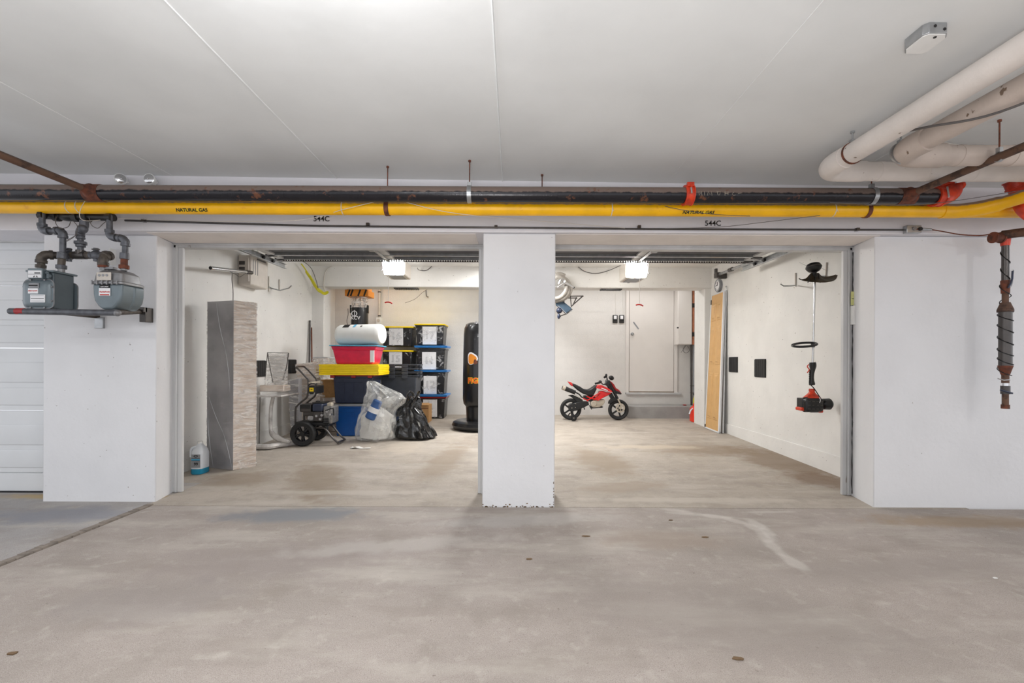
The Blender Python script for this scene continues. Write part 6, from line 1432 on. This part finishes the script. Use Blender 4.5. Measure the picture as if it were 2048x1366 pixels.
# vacuum hose coil on the beam by the pillar
CH5 = crop(1100, 540, 8.5375); YV = 7.50
c = P(1112, 577, YV); t = thing('hose_coil', 'coiled grey vacuum hose hung on the interior beam beside the pillar', 'hose', c)
path = []
for i in range(150):
    u = i/149; a = 2*math.pi*3.2*u + 1.0; R = .245 - .09*u + .012*math.sin(a*2.3); path.append(c + Vector((R*math.cos(a), -.03 - .10*u + .02*math.sin(3*a), R*.95*math.sin(a))))
MB().tube(path, .032, 10).build('hose', M['hose'], t)
MB().tube(cr_path([CH5(130, 300, YV-.15), CH5(200, 250, YV-.16), CH5(270, 225, YV-.17), CH5(330, 255, YV-.17), CH5(405, 300, YV-.17)], 5), .020, 10).build('wand', M['chrome'], t)
q = CH5(405, 300, YV-.17); MB().cyl(q, q + Vector((.012, 0, -.008)), .016, n=10).build('wand_bore', M['ink'], t)
MB().tube(cr_path([CH5(150, 240, YV-.14), CH5(190, 160, YV-.15), CH5(250, 180, YV-.15), CH5(230, 240, YV-.15)], 5), .018, 8).build('inner_tube', M['chrome'], t)
o = MB().cyl(P(1114, 552, 7.59), P(1114, 552, 7.40), .01, n=8).build('wall_hook', M['steel']); tag(o, 'steel hook on the interior beam carrying the hose coil', 'hook')
# folded blue chair hung beneath
YK = 7.62-.12
t = thing('folding_chair', 'folded slate-blue camp chair hanging beneath the hose coil', 'chair', CH5(250, 600, YK))
CK = lambda x, y, d=0: CH5(x, y, YK+d)
m = MB(); f_ = MB()
for a_, b_ in (((190, 450), (560, 445)), ((560, 445), (365, 620)), ((190, 480), (450, 478)), ((450, 478), (385, 610)), ((335, 300), (365, 630)), ((230, 450), (240, 560)), ((380, 670), (290, 745)), ((290, 745), (160, 790)), ((110, 700), (180, 800))):
    f_.cyl(CK(*a_), CK(*b_, -.02), .009, n=8)
f_.build('frame', M['gunmetal'], t)
m.poly([CK(100, 490), CK(170, 500), CK(260, 560), CK(375, 650), CK(350, 705), CK(265, 745), CK(190, 670), CK(100, 600)], (0, .05, 0)); m.build('seat_fabric', M['chairblue'], t, bevel=.015)
MB().tube([CK(130, 610, -.01), CK(200, 665, -.012), CK(280, 745, -.012), CK(375, 690, -.012)], .008, 6).build('piping', M['grey'], t)
m = MB(); m.ell(CK(160, 690, .0), .05, .04, .05, 12, 8).ell(CK(150, 790, -.02), .025, .03, .045, 10, 8); m.build('strap_bundle', M['navy'], t)
MB().ell(CK(560, 447), .014, .014, .014, 8, 6).ell(CK(450, 478), .016, .014, .016, 8, 6).build('end_cap', M['gunmetal'], t)
# two wall thermostats / door chimes
for px, lab in ((1230.5, 'left one of two small dark-framed wall meters beside the house door'), (1243.5, 'right one of two small dark-framed wall meters, nearest the house door')):
    a, b = P(px-4.7, 630, YB-.03), P(px+4.7, 646, YB-.03); t = thing('wall_control', lab, 'control', (a+b)/2)
    MB().box(a.x, b.x, YB-.03, YB-.003, b.z, a.z).build('case', M['black'], t, bevel=.004)
    MB().box(a.x+.018, b.x-.018, YB-.034, YB-.029, b.z+.075, a.z-.015).build('screen', M['paper'], t, bevel=.002)
    bt = MB()
    for i in range(3): bt.box(a.x+.02+.022*i, a.x+.034+.022*i, YB-.034, YB-.029, b.z+.02, b.z+.034)
    bt.build('button', M['gunmetal'], t)
m = MB()
for px in (1231, 1246): m.tube([P(px, 585, YB-.006), P(px, 629, YB-.006)], .006, 6)
o = m.build('conduit', M['block']); tag(o, 'pair of painted-over wires running up from the wall meters', 'conduit')
# electrical panel, copper pipe and conduits in the corner
a, b = P(1355.5, 689, 8.72), P(1384, 689, 8.72)
t = thing('electrical_panel', 'large light grey steel cabinet high in the right alcove corner', 'cabinet', ((a.x+b.x)/2, 8.8, a.z))
MB().box(a.x, b.x, 8.72, 8.95, a.z, 2.68).build('cabinet', M['door_warm'], t, bevel=.006)
MB().box(a.x+.012, b.x-.012, 8.712, 8.722, a.z+.012, 2.66).build('door', M['door_warm'], t, bevel=.002)
c = P(1354, 655.5, 8.72); MB().cyl(c, c + Vector((.03, 0, 0)), .012, n=8).build('latch', M['ink'], t)
t = thing('copper_pipe', 'copper pipe with black clips running down beside the grey cabinet', 'pipe', P(1387, 620, 8.8))
xp = P(1386.5, 620, 8.75).x
MB().cyl((xp, 8.75, a.z), (xp, 8.75, 2.68), .022, n=12).build('pipe', M['copper'], t)
for y in (611, 669): z = P(1386, y, 8.75).z; MB().box(xp-.025, xp+.025, 8.72, 8.78, z-.04, z+.04).build('clip', M['ink'], t)
MB().box(xp+.03, xp+.10, 8.74, 8.80, a.z, 2.68).build('timber', M['soffit'], t)
t = thing('conduit', 'pair of grey conduits strapped together dropping below the grey cabinet', 'conduit', P(1385, 750, 8.8))
for px in (1382.5, 1387.5): MB().cyl(P(px, 689, 8.8), P(px+.5, 812, 8.8), .020, n=12).build('tube', M['grey' if px > 1385 else 'gunmetal'], t)
for y in (771, 785): MB().tube([P(1380, y, 8.77), P(1385, y+1, 8.765), P(1390, y, 8.77)], .005, 6).build('strap', M['gunmetal'], t)
o = MB().tube(cr_path([P(1371, 690, 8.75), P(1366, 700, 8.75), P(1372, 706, 8.75), P(1379, 700, 8.75), P(1373, 690, 8.75)], 5), .005, 6).tube([P(1362, 705, 8.75), P(1372, 691, 8.75)], .004, 5).build('wire', M['cable']); tag(o, 'loop of wire dangling under the grey cabinet', 'wire')
# fuel can and spray bottle by the pilaster
q = yfl(1389, 846)
t = thing('fuel_can', 'bright red plastic fuel can half hidden behind the right pilaster', 'fuel can', q)
Q = Vector((P(1389, 846, q.y+.15).x+.04, q.y+.15, zf(q.y+.15)))
def ring2(z, w, d): return [(Q.x + x, Q.y + y, Q.z + z) for x, y in rrect(w, d, min(w, d)*.3, 3)]
loft(MB(), [ring2(0, .18, .22), ring2(.01, .20, .24), ring2(.22, .20, .24), ring2(.27, .14, .18), ring2(.285, .06, .07)]).build('body', M['redcan'], t)
MB().cyl(Q + Vector((-.0, 0, .28)), Q + Vector((0, 0, .32)), .03, n=12).build('cap', M['ink'], t)
MB().tube(cr_path([Q + Vector((-.06, 0, .255)), Q + Vector((-.05, 0, .32)), Q + Vector((.03, 0, .33)), Q + Vector((.08, 0, .26))], 4), .012, 8).build('handle', M['redcan'], t)
MB().tube(cr_path([Q + Vector((-.09, -.05, .24)), Q + Vector((-.13, -.05, .20)), Q + Vector((-.15, -.05, .14))], 4), .014, 8).build('spout', M['jug'], t)
q = P(1390.5, 800, 8.62)
t = thing('spray_bottle', 'yellow bottle on the kerb behind the red fuel can', 'bottle', (q.x, 8.62, .322))
zb = .324
loft(MB(), [[(q.x + x, 8.62 + y, zb + z) for x, y in rrect(w, d, .015, 3)] for z, w, d in ((0, .07, .06), (.12, .075, .06), (.17, .04, .04), (.20, .03, .03))]).build('bottle', M['ylime'], t)
MB().box(q.x-.03, q.x+.02, 8.60, 8.64, zb+.20, zb+.235).build('trigger_head', M['ink'], t, bevel=.004)
t = P(1369, 808, 8.7); o = MB().box(t.x-.03, t.x+.03, 8.66, 8.72, .324, .345).build('rag', M['darkred'], bevel=.01); tag(o, 'dark red scrap lying on the grey kerb', 'scrap')
# ---------------------------------------------------------------- toy motorbike
CM = crop(1100, 730, 11.378); YM_ = 8.32
K = YM_/F/11.378
t = thing('toy_motorbike', 'red and black ride-on toy motorbike with small stabiliser wheels', 'toy motorbike', CM(1000, 1200, YM_))
B = lambda x, y, d=0: Vector((CM(x, y, YM_).x, YM_+d, CM(x, y, YM_).z))
zg = zf(YM_)
def bwheel(cx, R, wd, name='wheel', Y=0, tilt=0):
    c = B(cx, 0, Y); c.z = zg + R + .001; n = 36
    o = MB(); prof = [(R*.70, -wd*.35), (R*.86, -wd*.5), (R*.97, -wd*.33), (R, 0), (R*.97, wd*.33), (R*.86, wd*.5), (R*.70, wd*.35)]
    vs = []; fs = []
    for r_, h in prof:
        for k_ in range(n): a = 2*math.pi*k_/n; vs.append(c + Vector((r_*math.cos(a), h, r_*math.sin(a))))
    for i in range(len(prof)):
        j = (i+1) % len(prof)
        for k_ in range(n): fs.append((i*n+k_, i*n+(k_+1) % n, j*n+(k_+1) % n, j*n+k_))
    return o.add(vs, fs).build(name, M['rubber'], t), c
Rr = 245*K; w1, cr_ = bwheel(475, Rr, .075); w2, cf_ = bwheel(1560, 236*K, .075)
for w_, c, R in ((w1, cr_, Rr), (w2, cf_, 236*K)):
    h = MB()
    for k_ in range(5):
        T = Matrix.Translation(c) @ Matrix.Rotation(k_*2*math.pi/5+.35, 4, 'Y'); h.frus((0, 0), .03, R*.0+.02, .03, .02, 0, R*.72, T)
    h.cyl(c - Vector((0, .03, 0)), c + Vector((0, .03, 0)), R*.2, n=18)
    h.tube([c + Vector((R*.70*math.cos(a), 0, R*.70*math.sin(a))) for a in [i*2*math.pi/32 for i in range(32)]], .012, 6, True); h.build('rim', M['black'], w_)
d_ = MB(); n = 30; 
cd = B(1585, 970, -.055); R1, R2 = 105*K, 72*K
vs = []; fs = []
for k_ in range(n):
    a = 2*math.pi*k_/n
    for r_, y in ((R1, -.003), (R1, .003), (R2, .003), (R2, -.003)): vs.append(cd + Vector((r_*math.cos(a), y, r_*math.sin(a))))
for k_ in range(n):
    j = (k_+1) % n
    for s_ in range(4): fs.append((k_*4+s_, k_*4+(s_+1) % 4, j*4+(s_+1) % 4, j*4+s_))
d_.add(vs, fs)
for k_ in range(6): T = Matrix.Translation(cd) @ Matrix.Rotation(k_*math.pi/3, 4, 'Y'); d_.box(-.006, .006, -.003, .003, 0, R2+.004, T)
d_.cyl(cd - Vector((0, .012, 0)), cd + Vector((0, .05, 0)), 30*K, n=16); d_.build('brake_disc', M['silver'], w2)
def pl_(pts, th, d, mat, nm, bev=.006, par=None):
    m = MB(); m.poly([B(x, y, d-th/2) for x, y in pts], (0, th, 0)); return m.build(nm, M[mat], par or t, bevel=bev)
# stabiliser
w3, c3 = bwheel(515, 72*K, .05, 'stabiliser_wheel', -.17); 
h = MB(); h.cyl(c3 - Vector((0, .03, 0)), c3 + Vector((0, .03, 0)), 50*K, n=20); h.build('hub', M['black'], w3); h = MB(); h.ell(c3 - Vector((0, .032, 0)), .008, .004, .008, 8, 6); h.build('hub_bolt', M['silver'], w3)
w4, c4 = bwheel(515, 72*K, .05, 'stabiliser_wheel', .17)
MB().tube([c3, c3 + Vector((0, .06, .02)), B(500, 980, -.07)], .010, 8).tube([c4, c4 + Vector((0, -.06, .02)), B(500, 980, .07)], .010, 8).build('stabiliser_arm', M['black'], t)
pl_([(410, 925), (470, 890), (560, 850), (700, 820), (860, 830), (880, 900), (760, 960), (600, 1030), (520, 1040), (430, 1010)], .13, 0, 'black', 'swing_arm', .012)
for x, y, r_ in ((487, 968, 10), (567, 958, 8), (573, 872, 8)): MB().cyl(B(x, y, -.075), B(x, y, -.064), r_*K, n=8).build('bolt', M['silver'], t)
MB().cyl(B(500, 960, -.07), B(500, 960, .07), 90*K, n=22).build('gearbox', M['black'], t, bevel=.006)
# rear mudguard
pl_([(410, 690), (520, 680), (600, 715), (735, 780), (740, 830), (600, 845), (560, 790), (470, 720)], .10, 0, 'rubber', 'rear_mudguard', .012)
MB().tube([B(520, 650, -.055), B(610, 700, -.056), B(720, 775, -.055)], .005, 6).build('silver_trim', M['silver'], t)
# seat
pl_([(480, 410), (560, 430), (680, 490), (760, 545), (860, 560), (930, 520), (1020, 455), (1060, 450), (1060, 520), (1020, 600), (980, 690), (860, 690), (740, 650), (620, 570), (520, 480)], .16, 0, 'black', 'seat', .022)
pl_([(395, 372), (470, 390), (520, 430), (535, 480), (470, 470), (430, 420)], .13, 0, 'red', 'tail', .012)
# exhaust
e0, e1_ = B(270, 505, -.085), B(560, 620, -.075)
MB().cyl(e0, e0.lerp(e1_, .25), 50*K, n=16).build('exhaust_tip', M['silver'], t); MB().cyl(e0.lerp(e1_, .22), e1_, 52*K, 46*K, n=16).build('exhaust', M['black'], t)
MB().cyl(e0 + (e1_-e0)*-.01, e0, 40*K, n=14).build('exhaust_bore', M['ink'], t)
MB().tube(cr_path([B(540, 600, -.07), B(650, 660, -.07), B(720, 730, -.06), B(800, 690, -.06)], 4), .012, 8).build('exhaust_pipe', M['black'], t)
# tank and fairing
pl_([(1015, 520), (1050, 465), (1110, 445), (1180, 460), (1300, 520), (1400, 590), (1400, 625), (1330, 620), (1150, 570)], .17, 0, 'red', 'tank', .02)
pl_([(1110, 590), (1200, 590), (1300, 620), (1390, 630), (1300, 690), (1200, 740), (1090, 790), (960, 800), (1010, 730), (1090, 670)], .14, 0, 'red', 'fairing', .012)
m = MB(); m.tube([B(740, 750, -.075), B(840, 800, -.075), B(960, 720, -.08), B(1120, 620, -.08)], .011, 8).tube([B(820, 710, -.075), B(960, 760, -.08), B(1080, 790, -.08), B(1240, 690, -.08)], .011, 8).tube([B(840, 815, -.07), B(830, 780, -.075)], .013, 8).tube([B(1040, 700, -.08), B(1060, 790, -.08)], .009, 8); m.build('trellis_frame', M['red'], t)
m = MB(); m.tube([B(1150, 520, -.088), B(1290, 575, -.088)], .010, 6); m.tube([B(1040, 525, -.088), B(1240, 585, -.088), B(1390, 620, -.088)], .004, 6); m.build('white_decal', M['paper'], t)
pl_([(760, 690), (900, 700), (1020, 690), (1000, 800), (880, 830), (780, 790)], .10, 0, 'black', 'battery_box', .01)
# engine
pl_([(915, 830), (960, 800), (1230, 775), (1235, 850), (1180, 920), (1100, 960), (960, 965), (920, 920)], .12, 0, 'silver', 'engine', .014)
MB().lathe([(70*K, 0), (66*K, -.012), (45*K, -.018), (40*K, -.012), (5*K, -.014)], B(985, 870, -.062), 22, 'Y').build('engine_cover', M['silver'], t)
MB().box(B(1060, 0).x, B(1210, 0).x, YM_-.07, YM_-.055, B(0, 870).z, B(0, 850).z).box(B(1060, 0).x, B(1200, 0).x, YM_-.07, YM_-.055, B(0, 900).z, B(0, 885).z).build('engine_fin', M['silver'], t)
pl_([(900, 935), (1200, 940), (1180, 970), (930, 985)], .11, 0, 'black', 'belly_pan', .008)
MB().tube([B(880, 905, -.07), B(900, 960, -.10), B(930, 1000, -.10)], .007, 7).cyl(B(760, 960, -.06), B(760, 990, -.14), .010, n=8).build('footrest', M['black'], t)
# fork, front mudguard
for d in (-.055, .055):
    MB().cyl(B(1350, 420, d), B(1530, 760, d), .017, n=10).build('fork', M['black'], t); MB().cyl(B(1520, 745, d), B(1610, 935, d), .014, n=10).build('fork_leg', M['silver'], t)
pl_([(1300, 340), (1360, 350), (1420, 470), (1470, 570), (1430, 600), (1340, 560), (1290, 470), (1230, 450)], .09, 0, 'black', 'steering_head', .01)
pl_([(1320, 660), (1400, 620), (1470, 740), (1380, 770)], .05, 0, 'black', 'down_tube', .006)
pl_([(1340, 350), (1400, 390), (1450, 440), (1490, 520), (1560, 565), (1625, 650), (1600, 665), (1520, 640), (1470, 560), (1430, 520), (1390, 430)], .10, 0, 'darkred', 'front_fairing', .012)
pl_([(1470, 580), (1560, 600), (1620, 655), (1590, 668), (1500, 650)], .12, 0, 'black', 'beak', .008)
pl_([(1325, 885), (1340, 820), (1390, 760), (1470, 735), (1540, 760), (1530, 810), (1450, 830), (1380, 870)], .10, 0, 'rubber', 'front_mudguard', .012)
# handlebar: near grip at left, far grip high
MB().tube(cr_path([B(1060, 385, -.26), B(1110, 380, -.20), B(1160, 420, -.10), B(1220, 440, -.04), B(1300, 400, 0), B(1330, 350, .08), B(1340, 300, .18), B(1335, 270, .25)], 5), .010, 8).build('handlebar', M['black'], t)
MB().cyl(B(965, 405, -.30), B(1080, 385, -.24), .018, n=12).ell(B(1085, 370, -.24), .03, .03, .028, 10, 8).build('grip', M['rubber'], t)
MB().cyl(B(1290, 290, .20), B(1345, 270, .26), .020, n=12).ell(B(1335, 245, .22), .022, .03, .03, 10, 8).build('grip', M['rubber'], t)
MB().ell(B(1430, 300, .12), .050, .03, .042, 14, 10, Matrix.Rotation(.5, 3, 'Y')).build('headlamp', M['black'], t); MB().tube([B(1370, 275, .12), B(1400, 285, .12)], .008, 7).build('lamp_arm', M['black'], t)
MB().tube([B(1300, 320, .05), B(1255, 380, .0)], .005, 6).build('brake_lever', M['black'], t)
